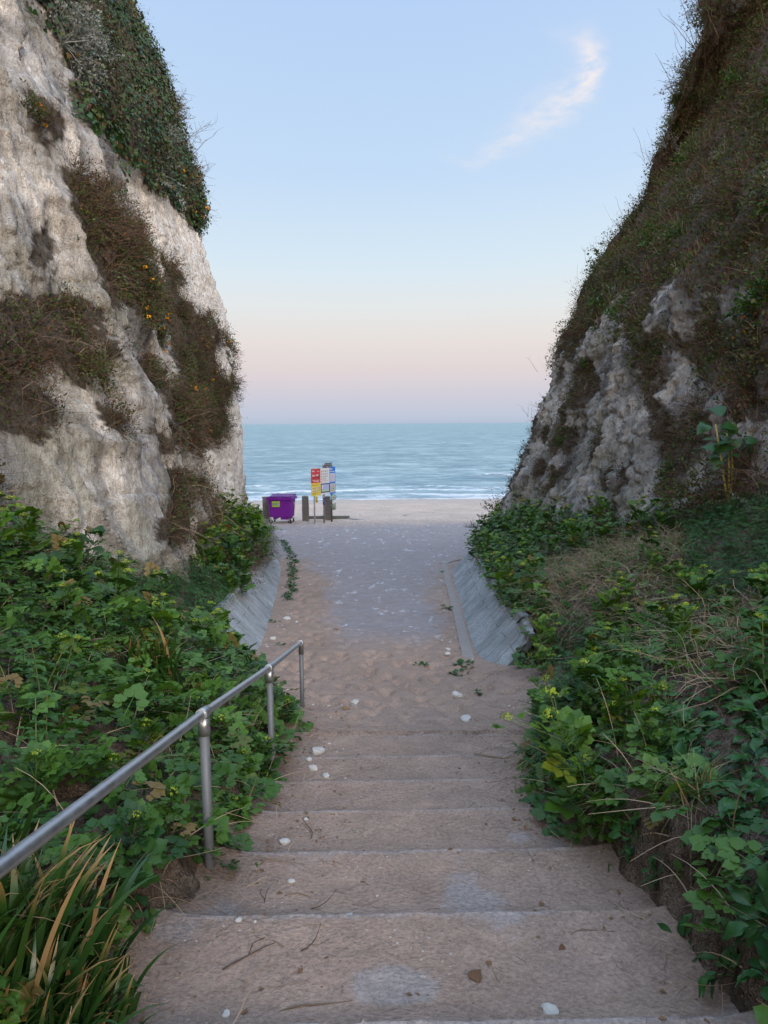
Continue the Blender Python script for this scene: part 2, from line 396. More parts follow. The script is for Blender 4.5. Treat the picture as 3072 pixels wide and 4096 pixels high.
# drifts against the sides, trampled hollows
dl = X-XL(Y); dr = XR(Y)-X
side = sst(.02+.5*sand, -.3, dl)+sst(.02+.5*sand, -.3, dr)
hd = hd-side*(.045+.17*sand*sst(10.5, 8.5, Y)-.05*sst(8.5, 10.5, Y))*sst(30, 28, Y)
w1, w2, _ = worley(X*4.2, Y*3.0, X*0+.5, 3)
tarm = sst(10.2, 12.8, Y+.5*fbm(X*1.4, Y*.5, X*0, 4, 12))*sst(34.2, 31.0, Y+.8*fbm(X*.6, Y*.5, X*0, 3, 13))
tw = ip(Y, [10, 13, 18, 22, 24, 27, 34], [.55, .95, 1.3, 2.2, 4.0, 6.0, 8.0])
tcx = ip(Y, [10, 14, 20, 26], [0.1, .0, -.15, -.3])
tarm = tarm*sst(1.3, .75, np.abs(X-tcx)/tw+.3*fbm(X*2.4, Y*1.1, X*0, 5, 17))
trod = np.clip(sand*(1-.95*tarm)+.05, 0, 1)*(Y < 34)
amp = (.10*trod)*sst(0, .6, dl)*sst(0, .4, dr)+.002*(Y < 34)
hd = hd+amp*(sst(.6, 0, w1)-.4)*.9
hd = hd-(.004+.018*sand)*fbm(X*1.6, Y*1.6, X*0, 4, 2)*(1-.8*tarm)-.007*fbm(X*9, Y*7, X*0, 3, 21)*(1-.9*tarm)*(Y < 30)
hd = hd-(Y > 36.5)*.05*fbm(X*.35, Y*.5, X*0, 4, 8)
GP = np.stack([X, Y, EYE-hd], -1).reshape(-1, 3)
GF = gridf(len(gy), nu)
rr = lambda *c: np.array(c)
SAND = rr(.345, .247, .190); SANDF = rr(.60, .455, .355); TAR = rr(.315, .280, .278); CONC = rr(.36, .335, .325); WETC = rr(.30, .245, .215)
def lerp(a, b, f): return a+(b-a)*f[..., None]
yy = Y-.016*X
# bare concrete shows on the nosing of the steps
nose = np.zeros_like(yy)
for k in range(2, 11):
    nose = np.maximum(nose, sst(.045, .0, SE[k]-yy)*(yy < SE[k]+.01)*ip(k, [2, 3, 4, 8, 10], [1, 1, .9, .6, .25]))
bare = nose*sst(-.35, .25, fbm(X*2.2, yy*2, X*0, 4, 31)+.25-np.abs(X)*.32)
bare = np.maximum(bare, .75*sst(.28, .5, fbm(X*2.6, Y*3.2, X*0, 5, 33))*(Y < 3.6))
col = lerp(np.broadcast_to(SAND, X.shape+(3,)), SANDF, sst(24, 36, Y))  # beach sand paler: brightness of the open sky put into its colour
col = col*(1+.16*fbm(X*.8, Y*.8, X*0, 4, 40))[..., None]
col = lerp(col, np.broadcast_to(CONC, col.shape), bare*.75)
col = lerp(col, np.broadcast_to(TAR, col.shape), tarm*(.82+.18*fbm(X*3, Y*2, X*0, 4, 42)).clip(0, 1))
dirt = sst(.25, -.3, dl)+sst(.3, -.3, dr); dirt = (dirt*(Y < 9)*(.7+.5*fbm(X*3, Y*3, X*0, 4, 44))).clip(0, 1)
col = lerp(col, np.broadcast_to(rr(.14, .10, .075), col.shape), dirt*.8)
wet = sst(50.5, 57, Y+1.2*fbm(X*.12, Y*.2, X*0, 3, 50))
col = lerp(col, np.broadcast_to(WETC, col.shape), wet*.6)
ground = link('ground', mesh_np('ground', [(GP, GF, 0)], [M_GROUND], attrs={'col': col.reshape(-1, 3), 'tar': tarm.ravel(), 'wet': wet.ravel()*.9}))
tag(ground, kind='structure', label='sandy path, steps and beach')
BG = bvh_of(GP, GF)
def zg(x, y):
    h = BG.ray_cast(Vector((x, y, 20)), Vector((0, 0, -1))); return h[0].z if h[0] is not None else EYE-float(drop(np.array(x), np.array(y)))

# ---- cliffs: a base line in plan, leaning back from it
def cliff_surface(base, offf, dispf, zs, ds_fine, fine_rng):
    base = np.array(base, float)
    seg = np.linalg.norm(np.diff(base, axis=0), axis=1); cs = np.concatenate([[0], np.cumsum(seg)])
    s = [0.0]
    while s[-1] < cs[-1]:
        y = np.interp(s[-1], cs, base[:, 1]); xx = np.interp(s[-1], cs, base[:, 0])
        fine = fine_rng[0] < y < fine_rng[1] and abs(xx) < 8.5
        s.append(s[-1]+(ds_fine if fine else .3))
    s = np.array(s)
    bx = np.interp(s, cs, base[:, 0]); by = np.interp(s, cs, base[:, 1])
    # smoothed tangents so the corner is rounded
    def sm(a, k=1.2):
        return np.array([np.average(a, weights=np.exp(-((s-q)/k)**2)) for q in s])
    wts = np.exp(-((s[:, None]-s[None, :])/1.0)**2); dsw = np.gradient(s); wts = wts*dsw[None, :]; wts /= wts.sum(1, keepdims=True)
    bx = wts@bx; by = wts@by
    tx = np.gradient(bx, s); ty = np.gradient(by, s); tl = np.hypot(tx, ty); tx /= tl; ty /= tl
    return s, bx, by, tx, ty

ZS_L = np.concatenate([np.arange(-.6, 20.5, .05)]); ZS_R = ZS_L
# left
LB = [(-7.5, -9), (-5.6, 0), (-4.95, 6), (-4.85, 9), (-4.55, 12), (-4.6, 15.5), (-5.35, 17.5), (-5.45, 21), (-5.35, 25), (-5.3, 27.0), (-5.9, 28.6), (-9, 30), (-22, 33), (-70, 40)]
s, bx, by, tx, ty = cliff_surface(LB, None, None, ZS_L, .047, (5.5, 29.5))
nx, ny = ty, -tx           # normal into the valley (tangent runs seaward, +y): points +x
Sg, Zg = np.meshgrid(s, ZS_L, indexing='ij'); H = Zg-EYE
Yb = np.repeat(by[:, None], len(ZS_L), 1)
off_far = ip(H, [-6, 0, 1.5, 4.5, 7.1, 8.2, 12.5, 14.8, 18], [-.15, 0, .1, .5, 1.3, 1.35, 2.6, 4.0, 6.5])
off_near = ip(H, [-6, -1, 7, 8, 10, 16], [-.6, 0, 2.0, 2.1, 2.9, 6.5])
wfar = sst(17, 25, Yb)
off = off_near*(1-wfar)+off_far*wfar
ivz = sst(6.6, 7.6, H+.5*vnoise(Sg*.5, Zg*0, Zg*0, 4)-.0*Yb)*sst(14.5, 17.5, Yb)   # vegetation capping the chalk
P0 = np.stack([bx[:, None]-nx[:, None]*off, by[:, None]-ny[:, None]*off, Zg], -1)
A, B, C = P0[..., 0], P0[..., 1], P0[..., 2]
butt = .75*sst(18.0, 15.6, B)*sst(8, 12, B)*sst(9, 4, H)
ribs = fbm(Sg*.75+.25*Zg*.35, Zg*.13, A*0, 3, 60)
rill = 1-np.abs(vnoise(Sg*2.6+.5*Zg+.8*vnoise(Sg, Zg*.8, A*0, 65), Zg*.55, A*0, 61))
rill2 = 1-np.abs(vnoise(Sg*6.5+1.1*Zg, Zg*1.3, A*0, 62))
blk = worley(Sg*1.9, Zg*1.3, A*0+.5, 63)
rough_near = 1-.55*wfar
disp = butt+.38*ribs*rough_near+.26*(rill**2-.5)*rough_near+.09*(rill2-.5)*(.4+.6*rough_near)+.20*fbm(A*.9, B*.9, C*.9, 4, 64)+.10*(blk[1]-blk[0])*rough_near
disp = disp+.05*fbm(A*5, B*5, C*5, 3, 66)
c1, c2, _ = worley(Sg*2.6+.5*Zg, Zg*2.2+.4*vnoise(Sg*2, Zg*2, A*0, 69), A*0+.5, 64)
disp = disp-.055*sst(.13, .0, c2-c1)*(.35+.65*sst(-.2, .3, fbm(Sg*.6, Zg*.6, A*0, 2, 76)))
bed = (Zg*.9+.5*fbm(Sg*.5, Zg*.4, A*0, 3, 77)) % 1.0
disp = disp+.07*(bed-.5)*sst(-.1, .3, vnoise(Sg*.7, Zg*.5, A*0, 78))
pit = worley(Sg*3.1, Zg*2.4, A*0+.5, 79); disp = disp+.05*sst(.30, .12, pit[0])*(pit[2] > .8)*wfar-.05*sst(.28, .1, pit[0])*(pit[2] < .12)
# rounded pipes and folds on the near buttress
fold = np.abs(np.sin(Sg*2.1+Zg*.75+1.6*vnoise(Sg*.5, Zg*.3, A*0, 67)))**.6
disp = disp+.16*(fold-.6)*sst(18, 15, B)
ivb = ivz*(.35+.75*np.clip(1-worley(Sg*.55, Zg*.5, A*0+.5, 68)[0]*1.15, 0, 1))
disp = disp*(1-.6*ivz)+ivb*(1.1-.85*wfar)
P = P0+disp[..., None]*np.stack([nx, ny, nx*0], -1)[:, None, :]
CLP = P.reshape(-1, 3); CLF = gridf(len(s), len(ZS_L))[:, ::-1]

# ---- zones of growth, drawn on the view
IVY_P = [(-400, -400), (30, -60), (100, 60), (150, 130), (165, 250), (230, 300), (300, 370), (350, 395), (420, 485), (448, 500), (470, 450), (440, 330), (390, 200), (340, 90), (270, -30), (250, -500)]
BAND_P = [(138, 365), (200, 385), (250, 450), (310, 520), (390, 620), (450, 690), (478, 780), (496, 880), (480, 930), (445, 985), (405, 950), (380, 880), (385, 800), (365, 740), (345, 690), (300, 690), (270, 650), (225, 655), (215, 590), (200, 560), (170, 470), (150, 440)]
LOW_P = [(-200, 690), (60, 640), (110, 620), (190, 640), (225, 700), (270, 780), (330, 760), (360, 830), (400, 900), (425, 960), (360, 980), (300, 960), (250, 990), (215, 940), (190, 840), (130, 790), (95, 800), (105, 900), (80, 1000), (120, 1100), (180, 1180), (100, 1200), (-200, 1200)]
LOW2_P = [(335, 1020), (420, 1020), (470, 1100), (480, 1170), (340, 1160)]
SPOT_P = [(70, 190), (105, 205), (140, 260), (140, 310), (100, 330), (80, 260)]
SPOT2_P = [(60, 500), (105, 500), (110, 560), (70, 575)]
CHALKR_P = [(1070, 1150), (1080, 1085), (1120, 1000), (1150, 930), (1195, 850), (1215, 800), (1235, 780), (1290, 740), (1330, 735), (1360, 800), (1420, 740), (1480, 770), (1530, 830), (1600, 900), (1675, 905), (1675, 1040), (1560, 1050), (1500, 1090), (1420, 1130), (1340, 1175), (1280, 1150), (1240, 1160)]
def warp(x, y, P, a=26):
    return x+a*2*fbm(P[:, 0]*1.3, P[:, 1]*1.3, P[:, 2]*1.3, 5, 90, .65), y+a*2*fbm(P[:, 0]*1.3, P[:, 1]*1.3, P[:, 2]*1.3, 5, 95, .65)
def zone_left(P):
    x, y = proj(P); x, y = warp(x, y, P)
    z = np.zeros(len(P), int)
    H = P[:, 2]-EYE
    z[inpoly(x, y, IVY_P)] = 1
    z[inpoly(x, y, BAND_P)] = 2
    z[inpoly(x, y, LOW_P) & (H < 4.5)] = 3
    z[inpoly(x, y, LOW2_P)] = 3
    hole = fbm(P[:, 0]*1.2, P[:, 1]*1.2, P[:, 2]*.8, 4, 96) < -.08
    z[(z == 3) & hole] = 0
    z[inpoly(x, y, SPOT_P) | inpoly(x, y, SPOT2_P)] = 4
    outv = (x < -60) | (y < -60) | (P[:, 1] > 29)
    z[outv & (H > 7.3)] = 1
    z[outv & (H < 2) & (fbm(P[:, 0]*.4, P[:, 1]*.4, P[:, 2]*.3, 3, 99) > .05)] = 3
    return z
def zone_right(P):
    x, y = proj(P); x, y = warp(x, y, P, 20)
    H = P[:, 2]-EYE
    ch = inpoly(x, y, CHALKR_P)
    outv = (x > 1720) | (P[:, 1] > 27.2) | (x < -999)
    ch = ch | (outv & (H < 2.0) & (fbm(P[:, 0]*.4, P[:, 1]*.4, P[:, 2]*.3, 3, 98) > -.1))
    z = np.where(ch, 0, 1)
    pat = fbm(P[:, 0]*.9, P[:, 1]*.9, P[:, 2]*.7, 4, 97)
    z[(z == 0) & (pat > .22)] = 2            # clumps rooted in the bare face
    z[(z == 1) & (pat < -.13) & (y > 620) & (y < 1100) & (x < 1640)] = 0
    return z
def chalk_colour(P, side, zone):
    A, B, C = P[:, 0], P[:, 1], P[:, 2]; H = C-EYE
    far_pale = sst(15.2, 17.5, B) if side < 0 else sst(18, 26, B)*.35  # rises seaward: chalk gets paler, grey and streaks fade
    st = fbm(A*1.2+C*.3, B*1.2+C*.3, C*.35, 5, 70)
    st2 = fbm(A*3.5, B*3.5, C*.9, 4, 71)
    gre = fbm(A*.6, B*.6, C*.5, 4, 72)
    strk = fbm(B*3.2+C*.4, A*.8, C*.30, 4, 73); bl = fbm(A*7, B*7, C*5, 3, 74)
    white = rr(.93, .88, .82); grey = rr(.47, .468, .462); dark = rr(.16, .16, .165); green = rr(.33, .33, .27)
    c = lerp(np.broadcast_to(white, P.shape), np.broadcast_to(grey, P.shape), (1-far_pale)*sst(-.45, .35, st)*.85)
    c = lerp(c, np.broadcast_to(dark, P.shape), (.62*sst(.05, .4, st2+.25*st)*(1-.72*far_pale)*(.75+.5*(side > 0))).clip(0, .95))
    c = lerp(c, np.broadcast_to(dark*1.2, P.shape), .6*sst(.12, .34, strk)*(1-.8*far_pale))
    c = c*(1+.2*bl*(1-.6*far_pale))[:, None]
    c = lerp(c, np.broadcast_to(green, P.shape), .65*sst(.08, .4, gre)*(1-.85*far_pale))
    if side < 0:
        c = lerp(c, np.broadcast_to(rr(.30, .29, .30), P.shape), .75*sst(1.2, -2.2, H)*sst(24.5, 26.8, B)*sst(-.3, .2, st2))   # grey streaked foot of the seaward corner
        c = c*(1-.08*(1-far_pale))[:, None]
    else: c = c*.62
    soil = rr(.075, .06, .045)  # soil under the growth, dark also to stand in for shade between leaves
    c = lerp(c, np.broadcast_to(soil, P.shape), (zone > 0)*.92)
    flint = (far_pale*.9+.35)*sst(8, 6, H)*(zone == 0)
    return c, flint
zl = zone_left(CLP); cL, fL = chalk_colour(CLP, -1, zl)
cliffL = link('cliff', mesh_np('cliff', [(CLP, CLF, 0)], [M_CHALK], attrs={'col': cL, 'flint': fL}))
tag(cliffL, kind='structure', label='white chalk cliff on the left of the gap')
# right
RB = [(8, -9), (6.2, 0), (5.3, 5), (4.95, 9), (4.7, 14), (4.4, 19), (4.15, 24), (4.3, 25.5), (6.0, 27.2), (12, 29), (70, 36)]
s, bx, by, tx, ty = cliff_surface(RB, None, None, ZS_R, .047, (5.0, 28))
nx, ny = -ty, tx
Sg, Zg = np.meshgrid(s, ZS_R, indexing='ij'); H = Zg-EYE
Yb = np.repeat(by[:, None], len(ZS_R), 1)
off = ip(H, [-6, -3, 2.06, 4.8, 6.9, 10.6, 14.2, 18], [-.5, -.05, 1.85, 3.15, 4.6, 6.35, 7.2, 8.8])
off = off*(1-sst(16, 6, Yb)*.12)
P0 = np.stack([bx[:, None]-nx[:, None]*off, by[:, None]-ny[:, None]*off, Zg], -1)
A, B, C = P0[..., 0], P0[..., 1], P0[..., 2]
d1, d2, _ = worley(Sg*1.7+.3*Zg, Zg*1.35, A*0+.5, 80)
e1, e2, _ = worley(Sg*3.6, Zg*3.0, A*0+.5, 81)
f1, f2, _ = worley(Sg*8, Zg*7, A*0+.5, 86)
gul = fbm(Sg*.8-.3*Zg*.4, Zg*.16, A*0, 3, 82)
rill = 1-np.abs(vnoise(Sg*2.3-.45*Zg+.7*vnoise(Sg, Zg, A*0, 83), Zg*.5, A*0, 84))
disp = .34*gul+.07*np.sqrt(np.clip(1-(d1/.7)**2, 0, 1))+.07*np.sqrt(np.clip(1-(e1/.55)**2, 0, 1))+.06*np.sqrt(np.clip(1-(f1/.6)**2, 0, 1))+.30*(rill**2-.5)+.16*((1-np.abs(vnoise(Sg*5-.9*Zg, Zg*.7, A*0, 75)))**2-.5)+.14*fbm(A*.8, B*.8, C*.8, 4, 85)-.10
c1, c2, _ = worley(Sg*3.2-.6*Zg, Zg*1.9, A*0+.5, 87)
disp = disp-.07*sst(.15, 0, c2-c1)-.05*(1-np.abs(vnoise(Sg*7-1.2*Zg, Zg*1.2, A*0, 88)))**3
disp = disp*(.5+.5*sst(4.5, 1.5, H))
l1 = worley(Sg*.75, Zg*.7, A*0+.5, 89); disp = disp+.6*np.clip(1-l1[0]*1.1, 0, 1)*sst(.5, 3.0, H)
P = P0+disp[..., None]*np.stack([nx, ny, nx*0], -1)[:, None, :]
CRP = P.reshape(-1, 3); CRF = gridf(len(s), len(ZS_R))
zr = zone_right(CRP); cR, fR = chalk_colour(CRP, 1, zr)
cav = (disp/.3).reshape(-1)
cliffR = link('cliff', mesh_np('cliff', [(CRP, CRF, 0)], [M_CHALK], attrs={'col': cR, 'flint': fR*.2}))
tag(cliffR, kind='structure', label='overgrown chalk cliff on the right of the gap')

# ---- banks between path and cliffs
by_ = np.concatenate([np.arange(-6, 1, .2), np.arange(1, 12, .05), np.arange(12, 30, .1)])
def bank(side):
    nt = 90; t = np.linspace(0, 1, nt)**1.25
    T, Yg = np.meshgrid(t, by_); 
    if side < 0:
        xe = XL(by_); xc = ip(by_, [-9, 0, 6, 9, 12, 15.5, 20, 27, 30], [-8.2, -6.3, -5.6, -5.5, -5.2, -5.4, -6.2, -6.1, -6.6])
        hc = ip(by_, [-6, 2, 5, 9, 12, 14, 20, 27, 30], [-.5, -.2, .35, 1.0, 1.95, 2.45, 2.9, 3.35, 3.8])
        wall0 = 9.9
    else:
        xe = XR(by_); xc = ip(by_, [-9, 0, 5, 9, 14, 24, 30], [9, 7.2, 6.2, 5.8, 5.4, 4.9, 5.6])
        hc = ip(by_, [-6, 2, 5, 9, 14, 24, 27, 30], [-.5, -.2, .25, .95, 2.2, 2.9, 3.4, 4.2])
        wall0 = 9.2
    iswall = sst(wall0-.3, wall0+.3, by_)*sst(28.2 if side < 0 else 26.2, 27.0 if side < 0 else 24.8, by_)
    iswall = np.where(by_ > wall0, iswall, sst(wall0-.3, wall0, by_))
    hpath = smooth_drop(by_)
    wh = (.55 if side < 0 else .56)*iswall
    xe2 = xe+side*(wh*1.02+.05*iswall)
    h0 = hpath+.25*(1-iswall)-(wh+.02)
    xedge = np.minimum(xe2, -.3) if side < 0 else xe2
    Xg = xedge[:, None]+(xc-xedge)[:, None]*T
    dx = np.abs(Xg-xedge[:, None])
    prof = T**.85
    hh = h0[:, None]+(hc-h0)[:, None]*prof
    if side > 0:   # cut earth face beside the steps
        cut = sst(6.5, 4.3, by_)[:, None]
        hh = hh-cut*.5*sst(.0, .30, dx)*(1-T)
    else:
        cut = sst(9, 6, by_)[:, None]
        hh = hh-cut*.22*sst(.05, .5, dx)*(1-T)
    nz = fbm(Xg*1.1, Yg*1.1, Xg*0, 4, 101+side)*.22*sst(0, .6, dx)+fbm(Xg*6, Yg*6, Xg*0, 3, 104)*.07+fbm(Xg*17, Yg*17, Xg*0, 2, 105)*.025
    z = EYE-hh+nz
    P = np.stack([Xg+(.06*fbm(Xg*0+Yg*7, z*7, Xg*0, 3, 107)), Yg, z], -1)
    return P.reshape(-1, 3), gridf(len(by_), nt)
BLP, BLF = bank(-1); BRP, BRF = bank(1)
BRF_ = BRF; BLF_ = BLF[:, ::-1]
o = link('bank', mesh_np('bank', [(BLP, BLF_, 0)], [M_SOIL])); tag(o, kind='structure', label='earth bank left of the path')
o = link('bank', mesh_np('bank', [(BRP, BRF_, 0)], [M_SOIL])); tag(o, kind='structure', label='earth bank right of the path')
BVL, BVR, BCL, BCR = bvh_of(BLP, BLF), bvh_of(BRP, BRF), bvh_of(CLP, CLF), bvh_of(CRP, CRF)
def hit(x, y, trees):
    """where the sight line through a point of the view meets the land"""
    o = Vector((0, 0, EYE)); d = ray(x, y); best = None
    for t in trees:
        h = t.ray_cast(o, d)
        if h[0] is not None and (best is None or h[3] < best[3]): best = h
    return best

# ---- sea
def m_sea(t, b):
    geo = t.new('ShaderNodeNewGeometry').outputs['Position']
    foam = attr(t, 'v').outputs['Fac']
    n = t.noise(t.mapping(geo, (.22, 1, 1)), .9, 5, .6)
    nb = t.noise(t.mapping(geo, (.25, 1, 1)), 2.6, 4, .62, .4)
    wide = t.noise(t.mapping(geo, (.38, 1, 1)), .22, 9, .9, .3)
    lo = t.noise(t.mapping(geo, (.5, 1.6, 1)), 2.2, 6, .75)
    f = t.math('ADD', t.math('MULTIPLY', wide, .7), t.math('MULTIPLY', n, .3))
    c = t.ramp(f, [(.40, (.03, .095, .105, 1)), (.5, (.125, .225, .23, 1)), (.60, (.40, .49, .47, 1))])
    fm = t.math('MULTIPLY', foam, 1.25)
    fm = t.ramp(t.math('ADD', fm, t.math('MULTIPLY', t.math('SUBTRACT', lo, .5), 2.0)), [(.45, g1(0)), (.75, g1(1))])
    c = t.mix(fm, c, (.74, .76, .78, 1))
    p = bump(t, None, wide, .5, 1.5)
    p = bump(t, None, n, .9, .5, p)
    p = bump(t, None, nb, .7, .12, p)
    df = t.new('ShaderNodeBsdfDiffuse'); t.l.new(c, df.inputs[0]); t.l.new(p, df.inputs['Normal'])
    gl = t.new('ShaderNodeBsdfGlossy'); gl.inputs['Roughness'].default_value = .28; gl.inputs[0].default_value = (.9, .95, 1, 1); t.l.new(p, gl.inputs['Normal'])
    mx = t.new('ShaderNodeMixShader'); t.l.new(t.mix(fm, g1(.30), g1(.05)), mx.inputs[0]); t.l.new(df.outputs[0], mx.inputs[1]); t.l.new(gl.outputs[0], mx.inputs[2])
    t.l.new(mx.outputs[0], t.n['Material Output'].inputs['Surface'])
M_SEA = material('sea_water', m_sea)
sy = [50.0]
while sy[-1] < 30000:
    y = sy[-1]; sy.append(y+(.16 if y < 95 else (y-95)*.02+.16))
sy = np.array(sy); nu = 360
u = np.linspace(-1, 1, nu)
X = u[None, :]*(sy*.9+20)[:, None]; Y = np.repeat(sy[:, None], nu, 1)
sw = fbm(X*.10, Y*.45, X*0, 4, 120)*.20+fbm(X*.35, Y*1.1, X*0, 3, 121)*.10
crest = np.zeros_like(X); foam = np.zeros_like(X)
for (yc, a, wd, fo, sd, x0, xw) in [(60.0, .03, .5, 1.0, 1, 0, 99), (62.2, .06, .6, .9, 2, 0, 99), (64.9, .20, .55, .8, 3, 0, 99), (68.5, .30, .6, .5, 4, 0, 99), (73.5, .34, .9, .35, 5, -7, 9), (79, .38, 1.0, .75, 6, -12, 3.5), (81, .40, 1.0, .45, 7, 10, 14), (88, .36, 1.2, .25, 8, 0, 99), (99, .3, 1.5, 0, 9, 0, 99)]:
    yl = yc+1.3*vnoise(X*.09, X*0, X*0, 130+sd)+.35*vnoise(X*.5, X*0, X*0, 140+sd)
    d = Y-yl
    g = np.where(d < 0, np.exp(-(d/wd)**2), np.exp(-(d/(wd*2.2))**2))
    lat = (.55+.45*vnoise(X*.15, X*0, X*0, 150+sd))*np.exp(-((X-x0)/xw)**4)
    crest += a*g*(.5+.8*lat)
    foam = np.maximum(foam, fo*(lat+.25)*np.where(d < 0, np.exp(-(d/(wd*.9))**2), np.exp(-(d/(wd*2.0))**2)))
foam = np.maximum(foam, .55*sst(66.5, 60.0, Y)*(.75+.4*vnoise(X*.3, Y*.6, X*0, 160)))
foam = np.maximum(foam, .42*sst(76, 64, Y)*(.7+.6*vnoise(X*.2, Y*.7, X*0, 161)))
fade = sst(58, 72, Y)
edge = 59.3+.6*vnoise(X*.12, X*0, X*0, 170)
Zs = -1.70+sw*(.15+.85*fade)+crest-.0
Zs = np.where(Y > 400, -1.7+(Zs+1.7)*np.clip(400/Y, 0, 1), Zs)
sea = link('sea', mesh_np('sea', [(np.stack([X, Y, Zs], -1).reshape(-1, 3), gridf(len(sy), nu), 0, foam.ravel())], [M_SEA]))
tag(sea, kind='structure')
# ground carries on inland behind and beside the gap (out of the frame)
pl = [(-70, -60, 4.2), (70, -60, 4.2), (70, -6.5, 3.5), (-70, -6.5, 3.5)]
# ---------------------------------------------------------------- plant parts
def nrm(a): return a/np.maximum(np.linalg.norm(a, axis=-1, keepdims=True), 1e-9)
def rdir(n, rs=RS): return nrm(rs.normal(size=(n, 3)))
def place(T, pos, dirx, up, sc, v=None, rs=RS):
    """copy a template (verts, tris[, v]) to many frames; returns verts, faces, v"""
    TV, TF = T[0], T[1]; k = len(pos)
    x = nrm(dirx); y = nrm(np.cross(up, x)); z = np.cross(x, y)
    sc = np.broadcast_to(np.asarray(sc, float).reshape(-1, 1) if np.ndim(sc) < 2 else sc, (k, 3)) if np.ndim(sc) else np.full((k, 3), sc)
    L = TV[None]*sc[:, None, :]
    V = pos[:, None]+L[..., :1]*x[:, None]+L[..., 1:2]*y[:, None]+L[..., 2:3]*z[:, None]
    F = TF[None]+(np.arange(k)*len(TV))[:, None, None]
    if v is None: v = rs.rand(k)
    vv = np.repeat(v[:, None], len(TV), 1)
    if len(T) > 2: vv = np.floor(vv*0)+vv+T[2][None]
    return V.reshape(-1, 3), F.reshape(-1, TF.shape[1]), vv.ravel()
def strands(base, d, ln, bend=.3, droop=.0, w=.006, seg=4, taper=.3, rs=RS, wob=.0):
    k = len(base); d = nrm(d); ln = np.broadcast_to(ln, (k,)).reshape(k, 1, 1)
    side = nrm(np.cross(d, rdir(k, rs))); side2 = nrm(np.cross(d, side))
    t = np.linspace(0, 1, seg+1).reshape(1, -1, 1)
    bn = (rs.rand(k, 1, 1)*.8+.4)*bend
    C = base[:, None]+d[:, None]*ln*t+side[:, None]*ln*bn*t*t+np.array([0, 0, -1.])*ln*droop*t*t
    if wob: C = C+side2[:, None]*ln*wob*np.sin(t*(6+4*rs.rand(k, 1, 1))+rs.rand(k, 1, 1)*6)*t
    wv = (w*(1-t*(1-taper)))*np.ones((k, 1, 1))
    a = C-side2[:, None]*wv/2; b = C+side2[:, None]*wv/2
    V = np.stack([a, b], 2).reshape(k, -1, 3)
    i = np.arange(seg)*2
    q = np.stack([i, i+1, i+3, i+2], -1)
    F = q[None]+(np.arange(k)*(seg+1)*2)[:, None, None]
    v = np.repeat(rs.rand(k)[:, None], (seg+1)*2, 1)
    return V.reshape(-1, 3), F.reshape(-1, 4), v.ravel(), C
def mk(V, F, *v): return (np.array(V, float), np.array(F, int)) + tuple(np.array(a, float) for a in v)
DIAM = mk([(0, 0, 0), (.5, .3, .08), (1, 0, -.05), (.5, -.3, .08)], [(0, 2, 1), (0, 3, 2)])
IVYL = mk([(0, 0, 0), (.1, .42, .03), (.45, .38, .0), (1, 0, -.12), (.45, -.38, 0), (.1, -.42, .03), (.3, 0, .07)], [(0, 6, 1), (1, 6, 2), (2, 6, 3), (3, 6, 4), (4, 6, 5), (5, 6, 0)])
_o = [(0, 0), (.16, .30), (.30, .30), (.40, .46), (.58, .36), (.66, .40), (.80, .20), (1, 0)]
_V = [(x, y, .10*abs(y)*2-.10*x*x) for x, y in _o]+[(x, -y, .10*abs(y)*2-.10*x*x) for x, y in _o[1:-1]]+[(.42, 0, -.03)]
_F = [(14, i+1, i) for i in range(7)]+[(14, 0, 8)]+[(14, 8+i, 9+i) for i in range(5)]+[(14, 13, 7)]
LEAFLET = mk(_V, _F)
def compound(full=True, rs=RS):
    """a leaf of three-lobed leaflets: nine when full, three when not"""
    spec = [((.66, 0), 0, .42), ((.62, .02), 58, .36), ((.62, -.02), -58, .36)]
    if full: spec += [((.38, .22), 58, .30), ((.36, .20), 112, .24), ((.38, .2), 8, .24), ((.38, -.22), -58, .30), ((.36, -.2), -112, .24), ((.38, -.2), -8, .24)]
    V = []; F = []; n = 0
    for (x, y), a, s_ in spec:
        a = math.radians(a+rs.uniform(-9, 9)); c, s2 = math.cos(a), math.sin(a); L = LEAFLET[0]*s_*rs.uniform(.88, 1.12)
        v = np.stack([x+L[:, 0]*c-L[:, 1]*s2, y+L[:, 0]*s2+L[:, 1]*c, L[:, 2]+rs.uniform(-.04, .06)-.18*x], -1)
        V.append(v); F.append(LEAFLET[1]+n); n += len(v)
    st = np.array([(0, .012, 0), (0, -.012, 0), (.66, -.008, -.1), (.66, .008, -.1)]); V.append(st); F.append(np.array([(0, 1, 2), (0, 2, 3)])+n); n += 4
    if full: st = np.array([(.3, 0, -.05), (.3, .016, -.05), (.4, .24, -.07), (.3, 0, -.05), (.3, -.016, -.05), (.4, -.24, -.07)]); V.append(st); F.append(np.array([(0, 1, 2), (3, 5, 4)])+n)
    return np.concatenate(V), np.concatenate(F)
COMP = [compound(True, np.random.RandomState(i)) for i in range(4)]
COMP3 = [compound(False, np.random.RandomState(i)) for i in range(2)]
def broad(nx_=7, wav=.05, seed=0):
    rs = np.random.RandomState(seed); V = []; F = []
    xs = np.linspace(0, 1, nx_)
    wd = [.04, .17, .245, .25, .20, .12, .01]
    for i, x in enumerate(xs):
        z = .16*math.sin(x*2.6)-.30*x*x
        for j, yy_ in enumerate((-1, -.5, 0, .5, 1)):
            V.append((x, wd[i]*yy_, z+.05*abs(yy_)+(wav*math.sin(i*2.1+j*1.3+seed) if abs(yy_) == 1 else 0)))
    for i in range(nx_-1):
        for j in range(4):
            a = i*5+j; F += [(a, a+5, a+6), (a, a+6, a+1)]
    return mk(V, F)
BROAD = [broad(seed=i) for i in range(3)]
_p = [(0, 0, 0)]; 
